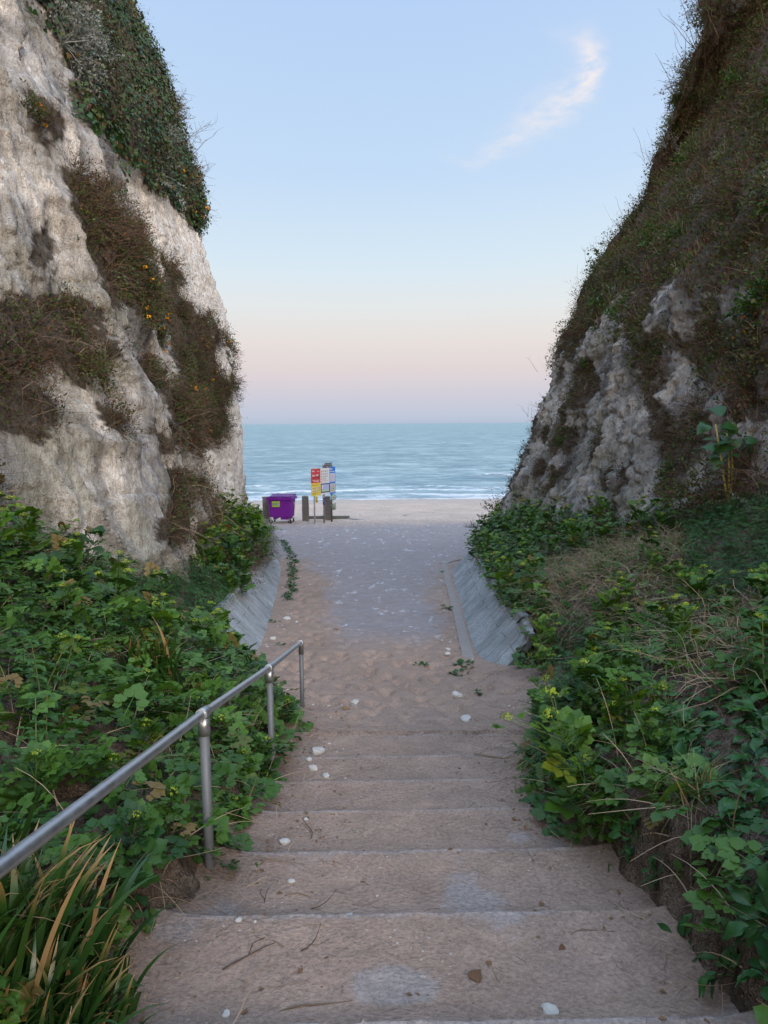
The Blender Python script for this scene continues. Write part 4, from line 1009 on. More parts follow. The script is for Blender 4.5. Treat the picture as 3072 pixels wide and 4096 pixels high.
def cover(V, F, z, side):
    nm = 'left' if side < 0 else 'right'
    rs = np.random.RandomState(500+side)
    ch = []; area = 0
    for (y0, y1, dens, T, sc) in [(-1.5, 7.5, 150, COMP, .155), (7.5, 13, 95, COMP, .17), (13, 29, 110, COMP3, .19)]:
        sm_, ar = sampler(V, F, (z == 0) & near(V, y0, y1)); n = int(ar*dens)
        if n < 1: continue
        p, nn = sm_(n, rs); nn = upn(nn); lift = rs.rand(n, 1)**1.2*ip(p[:, 1], [0, 3, 6, 12], [.22, .28, .38, .5])[:, None]; 
        e = (p[:, 0]-XL(p[:, 1])) if side < 0 else (XR(p[:, 1])-p[:, 0]); lift = lift*np.clip(.15-e*1.2, .15, 1)[:, None]
        p = p+nrm(nn+np.array([0, 0, .8]))*lift
        d = nrm(nn*.25+rdir(n, rs)*np.array([1, 1, .35])+np.array([-side*.25, 0, 0]))
        for q in range(len(T)):
            m_ = np.arange(n) % len(T) == q
            c = place(T[q], p[m_], d[m_], nn[m_]+np.array([0, 0, .9])+.35*rdir(m_.sum(), rs), sc*rs.uniform(.55, 1.25, m_.sum()), rs=rs)
            ch.append((c[0], c[1], 0, c[2]))
        k = int(ar*38); p3, n3 = sm_(k, rs); t_ = strands(p3, nrm(upn(n3)+.7*rdir(k, rs)), rs.uniform(.15, .5, k), .4, .3, .006, 5, .3, rs)
        ch.append((t_[0], t_[1], 1, t_[2]))
    stuff('undergrowth', ch, [M_ALEXD, M_STRAW], 'low green undergrowth of lobed leaves covering the %s bank' % nm)
    sm_, ar = sampler(V, F, (z == 1) & near(V, 1, 29)); n = int(ar*420)
    p, nn = sm_(n, rs); nn = upn(nn); p = p+nrm(nn+np.array([0, 0, 1.]))*rs.rand(n, 1)*.3
    c = place(WHORL, p, nrm(rdir(n, rs)*np.array([1, 1, .2])), nn+np.array([0, 0, .8])+.5*rdir(n, rs), .04*rs.uniform(.6, 1.3, n), rs=rs)
    k = int(ar*90); p3, n3 = sm_(k, rs); t_ = strands(p3, nrm(upn(n3)+np.array([0, 0, .8])+.5*rdir(k, rs)), rs.uniform(.2, .45, k), .3, .2, .006, 5, .3, rs)
    stuff('cleavers', [(c[0], c[1], 0, c[2]), (t_[0], t_[1], 0, t_[2])], [M_FERN], 'feathery bright green cleavers massed on the %s bank' % nm)
    sm_, ar = sampler(V, F, (z == 2) & near(V, 1, 29)); k = int(ar*210)
    p3, n3 = sm_(k, rs); n3 = upn(n3)
    t1 = strands(p3, nrm(n3+1.0*rdir(k, rs)+np.array([-side*.3, -.2, .3])), rs.uniform(.25, .8, k), .6, .55, .0055, 7, .4, rs, .07)
    k2 = int(ar*70); p4, n4 = sm_(k2, rs); t2 = strands(p4, nrm(upn(n4)+.6*rdir(k2, rs)), rs.uniform(.15, .4, k2), .4, .3, .008, 5, .2, rs)
    n = int(ar*170); p, nn = sm_(n, rs); nn = upn(nn); lf = place(COMP3[1], p+nn*.12*rs.rand(n, 1), nrm(rdir(n, rs)*np.array([1, 1, .3])), nn+.5*rdir(n, rs), .13*rs.uniform(.6, 1.3, n), rs=rs)
    stuff('dead_grass', [(t1[0], t1[1], 0, t1[2]), (t2[0], t2[1], 1, t2[2]), (lf[0], lf[1], 2, lf[2])], [M_STRAW, M_GRASS, M_ALEXD], 'tangled tan dead grass stems on the %s bank' % nm)
    # crumbs and shoots on bare earth
    sm_, ar = sampler(V, F, (z == 4) & near(V, .5, 12)); k = int(ar*45)
    if k:
        k *= 2; p3, n3 = sm_(k, rs); t_ = strands(p3, nrm(upn(n3)+1.2*rdir(k, rs)), rs.uniform(.05, .25, k), .6, .4, .005, 5, .3, rs)
        n = int(ar*14); p, nn = sm_(n, rs); nn = upn(nn); lf = place(COMP[1], p+nn*.03, nrm(rdir(n, rs)), nn+.3*rdir(n, rs), .09*rs.uniform(.5, 1.2, n), rs=rs)
        stuff('litter', [(t_[0], t_[1], 0, t_[2]), (lf[0], lf[1], 1, lf[2])], [M_STRAW, M_ALEXD], 'dry stem litter and small shoots on the bare earth of the %s bank' % nm)
cover(BLP, BLF, zbl, -1); cover(BRP, BRF, zbr, 1)

def proto_alex(i, h, nl, nu_):
    fm, sm_, ums = alexanders(600+i, h, nl, nu_)
    r = empty('alexanders_plant'); link('foliage', fm, r); link('stem', sm_, r)
    for u_ in ums: link('flower_head', u_, r)
    return r
AX = [proto_alex(i, h, nl, k) for i, (h, nl, k) in enumerate([(.62, 22, 2), (.75, 26, 4), (.5, 20, 1), (.7, 26, 2), (.8, 24, 4), (.55, 26, 1)])]
AXL = [proto_alex(10+i, h, nl, 1) for i, (h, nl) in enumerate([(.40, 20), (.5, 24)])]
def putb(V, F, z, zc, side, y0, y1, num, r, protos, scr, labels, cat, group, seed, upw=.8, cond=None, sink=.05, mult=14):
    rs = np.random.RandomState(700+seed); sm_, ar = sampler(V, F, np.isin(z, zc) & near(V, y0, y1))
    p, nn = sm_(num*mult, rs); nn = upn(nn)
    e = (XL(p[:, 1])-p[:, 0]) if side < 0 else (p[:, 0]-XR(p[:, 1]))
    keep = e > .12
    if cond is not None: keep &= cond(p)
    i = thin(p, nn, keep, r)[:num]; sc = rs.uniform(scr[0], scr[1], len(i))
    if group in SHORT: labels, group = zone_lab(*SHORT[group])
    return grow(protos, p[i]-np.array([0, 0, sink]), nn[i], upw, sc, labels, cat, group, rs)
AC = 'plant'
putb(BLP, BLF, zbl, [0], -1, 13, 28.5, 60, .55, AX, (1.15, 1.75), 'tall green alexanders plant with yellow-green heads beyond the handrail by the left cliff foot', AC, 'alexanders along the far left bank', 1)
putb(BLP, BLF, zbl, [0], -1, 5.5, 13, 60, .5, AX, (.75, 1.1), 'green alexanders plant with yellow-green flower heads midway up the left bank', AC, 'alexanders midway along the left bank', 2, cond=lambda p: (p[:, 0] < -1.5) | (p[:, 1] > 8.2))
putb(BLP, BLF, zbl, [0], -1, 2.2, 5.5, 26, .42, AX, (.55, .85), 'leafy alexanders plant behind the near end of the handrail', AC, 'alexanders behind the handrail', 3, cond=lambda p: p[:, 0] < -1.3)
putb(BLP, BLF, zbl, [0], -1, 2.3, 7.2, 26, .26, AXL, (.5, .8), 'low lobed-leaf plant spilling onto the left edge of the steps', AC, 'low plants on the left edge of the steps', 4, cond=lambda p: (p[:, 0] > -1.45) & (p[:, 1] < 6.3))
putb(BRP, BRF, zbr, [0], 1, 10, 26, 75, .48, AX, (.85, 1.25), 'tall leafy alexanders plant above the right retaining wall', AC, 'alexanders above the right wall', 5)
putb(BRP, BRF, zbr, [0, 2], 1, 3.2, 9.8, 42, .42, AX, (.6, .95), 'alexanders plant with yellow heads on the right bank beside the steps', AC, 'alexanders on the near right bank', 6, cond=lambda p: p[:, 0] < 3.8)
putb(BRP, BRF, zbr, [0], 1, 3.2, 7, 22, .25, AXL, (.45, .75), 'low lobed-leaf plant at the right edge of the steps', AC, 'low plants on the right edge of the steps', 7, cond=lambda p: p[:, 0] < XR(p[:, 1])+.7)

def nettle(seed, ns=7, h=.5):
    rs = np.random.RandomState(seed); b = rs.normal(size=(ns, 3))*[.09, .09, 0]; d = np.stack([rs.normal(size=ns)*.28, rs.normal(size=ns)*.28, np.ones(ns)], -1)
    st = strands(b, d, h*rs.uniform(.6, 1.1, ns), .15, 0, .008, 6, .6, rs); ch = [(st[0], st[1], 1, st[2])]
    P_ = []; D_ = []; L_ = []
    for k in range(ns):
        for j in range(1, 7):
            for q in range(2):
                a = j*1.57+q*3.14+rs.rand()*.4; P_.append(st[3][k, j]); D_.append((math.cos(a), math.sin(a), -.15+.3*rs.rand())); L_.append((.10-.009*j)*rs.uniform(.8, 1.2))
    c = place(mk(np.array(BROAD[0][0])*[1, 1.1, 1], BROAD[0][1]), np.array(P_), np.array(D_), np.tile([0, 0, 1.], (len(P_), 1))+.2*rdir(len(P_), rs), np.array(L_), rs=rs); ch.append((c[0], c[1], 0, c[2]))
    return mesh_np('nettle', ch, [M_FERN, M_STEM])
NE = [link('nettle_plant', nettle(870+i)) for i in range(3)]
# broad-leaved clumps, grass tufts, strap-leaved clumps
def dock(seed, n=13, L=.26):
    rs = np.random.RandomState(seed); ch = []
    a = np.arange(n)*2.4+rs.rand(n); e = rs.uniform(.15, 1.1, n)
    d = np.stack([np.cos(a)*np.cos(e), np.sin(a)*np.cos(e), np.sin(e)], -1); st = rs.uniform(.05, .22, n)
    p = d*st[:, None]*.8+np.array([0, 0, .5])*st[:, None]
    stk = strands(np.zeros((n, 3)), p, np.linalg.norm(p, axis=1), .05, 0, .010, 3, .8, rs); ch.append((stk[0], stk[1], 1, stk[2]))
    for q in range(3):
        m_ = np.arange(n) % 3 == q
        c = place(BROAD[q], stk[3][m_, -1], nrm(d[m_]*np.array([1, 1, .4])), np.array([0, 0, 1.])+.3*rdir(m_.sum(), rs), L*rs.uniform(.6, 1.15, m_.sum()), rs=rs); ch.append((c[0], c[1], 0, c[2]))
    return mesh_np('broad_leaved_plant', ch, [M_DOCK, M_STEM])
DK = [link('broad_leaved_plant', dock(800+i)) for i in range(3)]
TU = [link('grass_tuft', tuft(820+i)) for i in range(2)]
IR = [link('strap_leaved_clump', iris(840+i)) for i in range(2)]
putb(BRP, BRF, zbr, [3], 1, .9, 9, 290, .08, DK, (.24, .46), 'dark green broad-leaved plant on the steep bank at the lower right', AC, 'broad-leaved plants on the near right bank', 8, upw=.35, mult=30, cond=lambda p: p[:, 1] > 1.9)
putb(BRP, BRF, zbr, [0, 2], 1, 3, 10, 16, .5, DK, (.35, .6), 'broad-leaved plant half hidden in dead grass on the right bank', AC, 'broad-leaved plants in the dead grass', 9, upw=.5)
putb(BLP, BLF, zbl, [0, 2], -1, 4, 14, 16, .8, DK, (.4, .75), 'broad-leaved plant among the alexanders on the left bank', AC, 'broad-leaved plants on the left bank', 10, upw=.6)
putb(BRP, BRF, zbr, [0, 2, 3], 1, 2.5, 12, 15, .6, TU, (.7, 1.1), 'tuft of green and straw coloured grass on the right bank', 'grass tuft', 'grass tufts on the right bank', 11, upw=.4)
putb(BRP, BRF, zbr, [4], 1, 1.5, 6, 14, .25, DK, (.2, .38), 'small green seedling rooted in the bare earth face beside the steps', AC, 'seedlings on the bare right bank', 12, upw=.3)
putb(BLP, BLF, zbl, [0, 1, 2], -1, 2.6, 18, 70, .4, NE, (.6, 1.2), zone_lab('nettle-like plant on the left bank', 'Lb')[0], AC, zone_lab('nettles on the left bank', 'Lb')[1], 21, upw=.7, cond=lambda p: (p[:, 0] < -1.5) | (p[:, 1] > 8.2))
putb(BRP, BRF, zbr, [0, 1, 2], 1, 3, 18, 60, .4, NE, (.6, 1.1), zone_lab('nettle-like plant, right bank,', 'Rb')[0], AC, zone_lab('nettles on the right bank', 'Rb')[1], 22, upw=.7)
rs = np.random.RandomState(5)
def at_bank(x, y, trees=None):
    h = hit(x, y, trees or [BVL, BVR, BG, BCL, BCR]); return h[0], h[1]
pts = [at_bank(x, y)[0] for x, y in [(110, 2150), (170, 2210), (40, 2060), (-60, 2100), (110, 2060), (20, 2270)]]
irl = ['brown-tipped strap-leaved clump at the bottom left, nearest the steps', 'brown-tipped strap-leaved clump right of the bottom left corner', 'strap-leaved clump against the left frame edge under the rail', 'strap-leaved clump mostly outside the left edge of the picture', 'upright strap-leaved clump directly below the handrail', 'strap-leaved clump in the bottom left corner']
for q, s_, l_ in zip(pts, [.72, .55, .8, .9, .7, .75], irl): grow(IR, np.array([tuple(q)])-np.array([0, 0, .1]), np.array([[.25, .1, 1.]]), .3, np.array([s_]), l_, 'plant', None, rs, spin=(-.5, .7))
q = at_bank(320, 1500)[0]
grow(IR, np.array([tuple(q)]), np.array([[0, 0, 1.]]), .9, np.array([.95]), 'strap-leaved clump with dry curling leaves midway up the left bank', 'plant', None, rs)
for (x, y, sc, lab) in [(1505, 1720, 1.0, 'grass tuft with hanging dead blades above the bare earth on the right bank'), (1470, 1600, .9, 'upright green grass tuft behind the broad leaves on the right')]:
    grow(TU, np.array([tuple(at_bank(x, y)[0])]), np.array([[-.5, -.3, .8]]), .3, np.array([sc]), lab, 'grass tuft', None, rs)
# silver and brown bushes on the shoulders of the retaining walls
def at_w(lst, protos, lab, grp, sc, upw=.6, cat='shrub', dz=-.1):
    P_ = []
    for x, y in lst:
        h = at_bank(x, y)[0]; P_.append(tuple(h))
    grow(protos, np.array(P_)+np.array([0, 0, dz]), np.tile([0, 0, 1.], (len(P_), 1)), upw, np.full(len(P_), sc), lab, cat, grp, rs)
def on_wall(ys, off, dz, protos, sc, lab, grp):
    for y in ys:
        x = float(XL(np.array(y)))-off+rs.normal()*.06; z = EYE-float(smooth_drop(np.array(y)))+.55+dz
        grow(protos, np.array([[x, y, z]]), np.array([[.7, -.3, 1.]]), .3, np.array([sc*rs.uniform(.85, 1.15)]), lab, 'shrub', grp, rs)
on_wall([18.2, 19.3, 20.4, 21.4, 22.5, 23.6, 24.8, 26], .45, .12, SI, 1.25, 'silver grey bush hanging over the left retaining wall', 'silver bushes over the left wall')
on_wall([14.6, 15.6, 16.6, 17.6, 18.8, 20, 21.3, 22.8, 24.4], .78, .15, BR, 1.15, 'rusty brown bush behind the top of the left retaining wall', 'brown bushes above the left wall')
at_w([(560, 1115), (540, 1130), (515, 1120), (570, 1150)], OL, 'low green bush at the seaward foot of the left cliff', 'green bushes at the left cliff foot', .9)
at_w([(1020, 1140), (1035, 1165), (1045, 1215)], BR, 'spiky brown bush at the seaward end of the right wall', 'brown bushes at the end of the right wall', .9)
import bmesh
# ---------------------------------------------------------------- made things
def bm_new(): return bmesh.new()
def bx(bm, c, d, R=None, bev=0.0, taper=None):
    """box centred at c with size d; taper = scale of the bottom face in x, y"""
    r = bmesh.ops.create_cube(bm, size=1.0); vs = r['verts']
    for v in vs:
        k = v.co.copy(); f = taper if (taper and k.z < 0) else (1, 1)
        v.co = Vector((k.x*d[0]*f[0], k.y*d[1]*f[1], k.z*d[2]))
    if bev:
        es = list({e for v in vs for e in v.link_edges}); rb = bmesh.ops.bevel(bm, geom=es, offset=bev, segments=2, profile=.6, affect='EDGES'); vs = [v for v in bm.verts if v.is_valid and (v in rb['verts'] or v in vs)]
        vs = list(dict.fromkeys(vs))
    for v in vs: v.co = (R @ v.co if R else v.co)+Vector(c)
    return vs
def tube(bm, pts, r, n=12, cap=True):
    pts = [Vector(p) for p in pts]; rings = []
    rr_ = r if isinstance(r, (list, tuple)) else [r]*len(pts)
    for i, p in enumerate(pts):
        t = (pts[min(i+1, len(pts)-1)]-pts[max(i-1, 0)]).normalized()
        a = t.orthogonal().normalized() if i == 0 else (rings_a - t*rings_a.dot(t)).normalized()
        rings_a = a; b = t.cross(a)
        rings.append([bm.verts.new(p+(a*math.cos(q*2*math.pi/n)+b*math.sin(q*2*math.pi/n))*rr_[i]) for q in range(n)])
    for i in range(len(rings)-1):
        for q in range(n):
            f = bm.faces.new((rings[i][q], rings[i][(q+1) % n], rings[i+1][(q+1) % n], rings[i+1][q])); f.smooth = True
    if cap: bm.faces.new(rings[0][::-1]); bm.faces.new(rings[-1])
def fin(name, bm, mat, parent=None, smooth=None):
    me = bpy.data.meshes.new(name); bmesh.ops.recalc_face_normals(bm, faces=bm.faces); bm.to_mesh(me); bm.free(); me.materials.append(mat)
    if smooth:
        for p in me.polygons: p.use_smooth = True
    return link(name, me, parent)
M_GALV = plain('galvanised_steel', (.40, .42, .44, 1), .38, .85, .45, 14)
M_GALVD = plain('weathered_steel', (.15, .16, .17, 1), .6, .4, .25, 25, bmp=.1)
M_CONC = plain('concrete', (.33, .33, .315, 1), .9, 0, .3, 9, bmp=.3)
M_STONE = plain('old_stone_post', (.20, .178, .158, 1), .95, 0, .4, 14, bmp=.6)
M_PURPLE = plain('purple_plastic', (.19, .010, .31, 1), .42, 0, .12, 6)
M_PURPLED = plain('purple_lid_plastic', (.12, .02, .20, 1), .30, 0, .2, 5)
M_RUBBER = plain('black_rubber', (.015, .018, .02, 1), .7)
M_RED = plain('sign_red', (.60, .035, .045, 1), .4, 0, .04); M_YEL = plain('sign_yellow', (.80, .58, .05, 1), .4, 0, .04)
M_WHT = plain('sign_white', (.72, .72, .72, 1), .4, 0, .04); M_BLU = plain('sign_blue', (.015, .20, .66, 1), .4, 0, .05)
M_NAVY = plain('sign_navy', (.01, .035, .20, 1), .4, 0, .05); M_BLK = plain('sign_black', (.015, .02, .022, 1), .4, 0, .05)
M_LIME = plain('sticker_green', (.36, .52, .03, 1), .45, 0, .05); M_SKY = plain('sign_pale_blue', (.42, .47, .68, 1), .45, 0, .04)
M_CREAM = plain('notice_paper', (.58, .54, .44, 1), .6, 0, .06); M_PALE = plain('notice_white', (.68, .66, .74, 1), .5, 0, .05)
M_MAPG = plain('map_green', (.45, .62, .35, 1), .5, 0, .05); M_TEAL = plain('sign_teal', (.10, .42, .50, 1), .4, 0, .05); M_OLV = plain('sign_grey_olive', (.24, .22, .14, 1), .5, 0, .1)
M_BUCK = plain('bucket_plastic', (.36, .42, .34, 1), .5, 0, .15, 12); M_PINK = plain('sign_pink', (.62, .30, .26, 1), .5, 0, .05)
M_WOODP = plain('worn_timber', (.17, .17, .14, 1), .8, 0, .3, 20)

# ---- handrail
hr = empty('handrail', (-.815, 3.05, zg(-.815, 3.05))); hr_l = Vector(hr.location)
tag(hr, 'scuffed galvanised tube handrail down the left side of the sandy steps', 'handrail')
RP = [(-.855, -.6, .50), (-.842, 1.45, .957), (-.815, 3.05, 1.283), (-.784, 4.65, 1.636), (-.852, 7.0, 2.20)]
rp = [Vector((x, y, EYE-h))-hr_l for x, y, h in RP]
bm = bm_new(); dd = (rp[-1]-rp[-2]).normalized()
tube(bm, rp[:-1]+[rp[-1]-dd*.06, rp[-1]-dd*.02+Vector((0, 0, -.008)), rp[-1]+Vector((0, 0, -.035))], .0205, 16); fin('rail', bm, M_GALV, hr)
for i in (1, 2, 3, 4):
    if i == 1: continue
    x, y, h = RP[i]; zb = zg(x, y)-.4; bm = bm_new(); tube(bm, [(0, 0, 0), (0, 0, (EYE-h)-zb-.03)], .0225, 14)
    p_ = fin('post', bm, M_GALVD, hr); p_.location = Vector((x, y, zb))-hr_l
    bm = bm_new(); t_ = (Vector(rp[i])-Vector(rp[i-1])).normalized(); top = Vector((0, 0, EYE-h-zb))
    if i < 4:
        tube(bm, [top-t_*.045, top+t_*.045], .0265, 16); tube(bm, [top+Vector((0, 0, -.10)), top+Vector((0, 0, -.02))], .027, 14)
    else: tube(bm, [top+Vector((0, 0, -.12)), top+Vector((0, 0, -.03)), top-t_*.03, top-t_*.09], [.027]*4, 14)
    fin('clamp', bm, M_GALV, p_)

# ---- retaining walls of concrete slabs
def m_wall(t, b):
    geo = t.new('ShaderNodeNewGeometry').outputs['Position']
    su, sv = attr(t, 'su').outputs['Fac'], attr(t, 'sv').outputs['Fac']
    cx = t.new('ShaderNodeCombineXYZ', i_0=sv, i_1=su)
    br = t.new('ShaderNodeTexBrick'); br.offset = .3; br.inputs['Scale'].default_value = 1; br.inputs['Brick Width'].default_value = 1.35; br.inputs['Row Height'].default_value = .42
    br.inputs['Mortar Size'].default_value = .012; br.inputs['Mortar Smooth'].default_value = .3; br.inputs['Bias'].default_value = 0
    br.inputs['Color1'].default_value = (.235, .25, .248, 1); br.inputs['Color2'].default_value = (.275, .29, .285, 1); br.inputs['Mortar'].default_value = (.11, .11, .10, 1)
    t.l.new(cx.outputs[0], br.inputs['Vector'])
    n = t.noise(geo, 2.5, 6, .65); n2 = t.noise(geo, 40, 4, .6)
    c = t.mix(1.0, br.outputs[0], t.ramp(n, [(.3, g1(.72)), (.7, g1(1.3))]), 'MULTIPLY')
    c = t.mix(1.0, c, t.ramp(n2, [(.3, g1(.86)), (.7, g1(1.12))]), 'MULTIPLY')
    # chalk scribbles and scratches dragged along the slabs
    wvn = t.noise(t.mapping(cx.outputs[0], (1.3, 9, 1)), 3.2, 5, .6, 1.2)
    ln = t.math('ABSOLUTE', t.math('SUBTRACT', wvn, .5)); m1 = t.ramp(ln, [(.004, g1(1)), (.012, g1(0))])
    sq = t.noise(t.mapping(cx.outputs[0], (4, 5, 1)), 3.0, 2, .5, 2.5); m2 = t.ramp(t.math('ABSOLUTE', t.math('SUBTRACT', sq, .48)), [(.006, g1(1)), (.014, g1(0))])
    area = t.ramp(t.noise(geo, 1.5, 3, .5), [(.46, g1(0)), (.58, g1(.85))])
    m = t.math('MULTIPLY', t.math('MAXIMUM', m1, m2), area)
    c = t.mix(m, c, (.68, .69, .70, 1)); sm = t.ramp(t.noise(t.mapping(cx.outputs[0], (1, 3, 1)), 2.1, 4, .6), [(.56, g1(0)), (.75, g1(.45))]); c = t.mix(sm, c, (.52, .54, .56, 1))
    t.l.new(c, b.inputs['Base Color']); b.inputs['Roughness'].default_value = .88; b.inputs['Specular IOR Level'].default_value = .25
    p = bump(t, None, br.outputs['Fac'], -.5, .02); bump(t, b, n2, .3, .01, p)
M_WALL = material('slab_wall', m_wall)
def wall(side, y0, y1, label):
    ys = np.arange(y0, y1, .08); xb = XL(ys) if side < 0 else XR(ys)
    k = np.exp(-((ys[:, None]-ys[None, :])/.5)**2); k /= k.sum(1, keepdims=True); pad = k@xb; m_ = (ys > y0+.8) & (ys < y1-.8); xb = np.where(m_, pad, xb)
    zb = EYE-smooth_drop(ys); tx = np.gradient(xb, ys); L = np.hypot(tx, 1); nx, ny = 1/L, -tx/L
    ox, oy = side*nx, side*ny
    prof = [(-.45, -.50, -.6), (0, -.02, 0), (.25, .20, .36), (.5, .46, .72), (.74, .72, 1.06), (.98, .97, 1.42), (1.0, 1.0, 1.45), (1.05, 1.20, 1.67), (1.09, 1.22, 1.7), (1.25, 1.22, 1.9), (1.27, .9, 2.2)]
    hs = np.interp(ys, [y0, y0+.9, y1-3, y1], [.8, 1, 1, .85])*(.55 if side < 0 else .56)
    V = []; SU = []; SV = []
    s_ = np.concatenate([[0], np.cumsum(np.hypot(np.diff(xb), np.diff(ys)))])
    lean = 0.0
    for o_, h_, sv in prof:
        e = np.clip(h_, 0, 9)*hs+min(h_, 0); oo = o_*np.where(o_ > 0, hs, 1)
        # the raking joints: the upper edge slides landward a little
        V.append(np.stack([xb+ox*oo, ys+oy*oo, zb+e], -1)); SU.append(s_); SV.append(np.full(len(ys), sv))
    V = np.stack(V, 1); F = gridf(len(ys), len(prof)); P_ = V.reshape(-1, 3)
    n = len(prof); c0 = np.arange(n)[None, :]; caps = []
    me = mesh_np('retaining_wall', [(P_, F if side < 0 else F[:, ::-1], 0)], [M_WALL], smooth=False, attrs={'su': np.stack(SU, 1).ravel(), 'sv': np.stack(SV, 1).ravel()})
    bm = bmesh.new(); bm.from_mesh(me); bm.verts.ensure_lookup_table()
    try: bm.faces.new([bm.verts[i] for i in range(n)]); bm.faces.new([bm.verts[(len(ys)-1)*n+i] for i in range(n)][::-1])
    except Exception: pass
    bm.to_mesh(me); bm.free()
    return tag(link('retaining_wall', me), label, 'wall')
wall(-1, 9.6, 28.2, 'sloping grey concrete slab wall with chalk scribbles on the left of the path')
wall(1, 9.15, 26.0, 'sloping grey concrete slab wall with chalk scribbles on the right of the path')
# kerb strip at the foot of the right wall
ky = np.linspace(9.9, 21.2, 70); kx = ip(ky, [9.9, 10.2, 13.8, 19.35, 21, 21.2], [1.12, 1.15, 1.38, 1.64, 1.72, 1.74]); kx2 = np.concatenate([kx, [1.84, 2.02, 2.3]]); ky2 = np.concatenate([ky, [21.6, 21.95, 22.2]])
kz = np.array([zg(a+.05, b) for a, b in zip(kx2, ky2)]); kz = np.convolve(np.pad(kz, 4, 'edge'), np.ones(9)/9, 'valid'); V = []
for dx, dz in ((0, -.15), (0, .02), (.11, .025), (.17, .015), (.17, -.15)): V.append(np.stack([kx2+dx, ky2, kz+dz], -1))
tag(link('kerb', mesh_np('kerb', [(np.stack(V, 1).reshape(-1, 3), gridf(len(ky2), 5)[:, ::-1], 0)], [plain('sandy_concrete', (.27, .235, .205, 1), .9, 0, .35, 7, bmp=.3)], smooth=False)), 'low pale concrete kerb along the foot of the right slab wall', 'kerb')

# ---- wheeled bin
def bin_():
    r = empty('wheeled_bin', (-4.80, 33.2, zg(-4.8, 33.2)), math.radians(-8))
    tag(r, 'large purple four-wheeled rubbish bin with a flat lid and green sticker beside the beach', 'bin')
    W_, D_ = 1.16, .86
    bm = bm_new()
    prof = [(.30, .86, .80), (.34, .90, .86), (.80, .955, .94), (1.16, .985, .985), (1.18, 1.0, 1.0)]
    rings = []
    for z, fx, fy in prof:
        ring = []
        for q in range(28):
            a = q*2*math.pi/28; c, s_ = math.cos(a), math.sin(a); p = .22
            x = math.copysign(abs(c)**p, c)*W_/2*fx; y = math.copysign(abs(s_)**p, s_)*D_/2*fy
            ring.append(bm.verts.new((x, y, z)))
        rings.append(ring)
    for i in range(len(rings)-1):
        for q in range(28): bm.faces.new((rings[i][q], rings[i][(q+1) % 28], rings[i+1][(q+1) % 28], rings[i+1][q]))
    bm.faces.new(rings[0][::-1]); bm.faces.new(rings[-1])
    for x in (-.28, .22): bx(bm, (x, -.02, .26), (.42 if x > 0 else .14, .6, .14), bev=.02)
    for x in (-.5, .5): bx(bm, (x, -D_/2-.004, .60), (.07, .016, .03))
    body = fin('body', bm, M_PURPLE, r)
    bm = bm_new(); bx(bm, (0, 0, 1.17), (W_+.10, D_+.10, .09), bev=.015)
    for q in range(9): bx(bm, (-.5+q*.125, -D_/2-.02, 1.11), (.018, .05, .05))
    fin('rim', bm, M_PURPLE, r)
    bm = bm_new(); bx(bm, (0, -.01, 1.245), (W_+.04, D_+.06, .045), bev=.012); bx(bm, (.02, .12, 1.285), (W_-.10, D_-.28, .05), bev=.02); bx(bm, (0, D_/2-.02, 1.315), (W_, .07, .05), bev=.01)
    bx(bm, (-.30, -.30, 1.275), (.34, .2, .03), bev=.012); bx(bm, (.30, -.30, 1.275), (.34, .2, .03), bev=.012)
    fin('lid', bm, M_PURPLED, r)
    for sx in (-1, 1):
        bm = bm_new(); x = sx*(W_/2+.09); tube(bm, [(sx*(W_/2+.03), -.34, 1.15), (x, -.34, 1.17), (x, .30, 1.17), (sx*(W_/2+.03), .30, 1.15)], .018, 8); fin('handle', bm, M_PURPLED, r)
        for sy in (-1, 1):
            x, y = sx*.43, sy*.30
            bm = bm_new(); a = .5 if sy > 0 else 1.25*sx; R_ = Matrix.Rotation(a, 3, 'Z'); ax = R_ @ Vector((.024, 0, 0)); c = Vector((x+.03*sx, y, .088))
            tube(bm, [c-ax, c+ax], .088, 20); w_ = fin('wheel', bm, M_RUBBER, r)
            bm = bm_new(); ax2 = ax*1.3; tube(bm, [c-ax2, c+ax2], .03, 12); bx(bm, c+ax*1.25+Vector((0, 0, .06)), (.012, .06, .15), R_); bx(bm, c-ax*1.25+Vector((0, 0, .06)), (.012, .06, .15), R_); bx(bm, c+Vector((0, 0, .145)), (.12, .11, .02), R_)
            fin('fork', bm, M_GALV, w_)
    bm = bm_new(); tube(bm, [(W_/2+.015, .05, .92), (W_/2+.02, .1, .8), (W_/2-.02, .08, .4)], .012, 6); fin('drain_cord', bm, M_PALE, r)
    bm = bm_new(); bx(bm, (W_/2+.01, .02, .94), (.02, .06, .12), bev=.008); fin('catch', bm, M_PALE, r)
    st = fin('sticker', (lambda b: (bx(b, (-.16, -D_/2+.0, .93), (.38, .03, .27), bev=.004), b)[1])(bm_new()), M_LIME, r)
    yy_ = -D_/2-.018
    def q_(name, x0, x1, z0, z1, m, k=0): bm = bm_new(); bx(bm, ((x0+x1)/2, yy_-.002*k, (z0+z1)/2), (x1-x0, .004, z1-z0)); return fin(name, bm, m, st)
    q_('number_plate', -.32, -.09, .885, .955, M_BLK); q_('pale_corner', -.03, .02, 1.02, 1.06, M_WHT); q_('pale_patch', -.075, .02, .885, .935, M_SKY)
    for i, s_ in enumerate([('General Waste', -.335, .985, .052, M_WHT), ('Thank you', -.22, .845, .035, M_WHT), ('please recycle', -.25, .815, .024, M_WHT)]):
        text(s_[0], Matrix.Translation((s_[1], yy_-.003, s_[2])) @ Matrix.Rotation(math.radians(90), 4, 'X'), s_[3], s_[4], st)
    for i in range(5): q_('digit', -.305+i*.043, -.28+i*.043, .90, .94, M_PALE, 1)
    return r
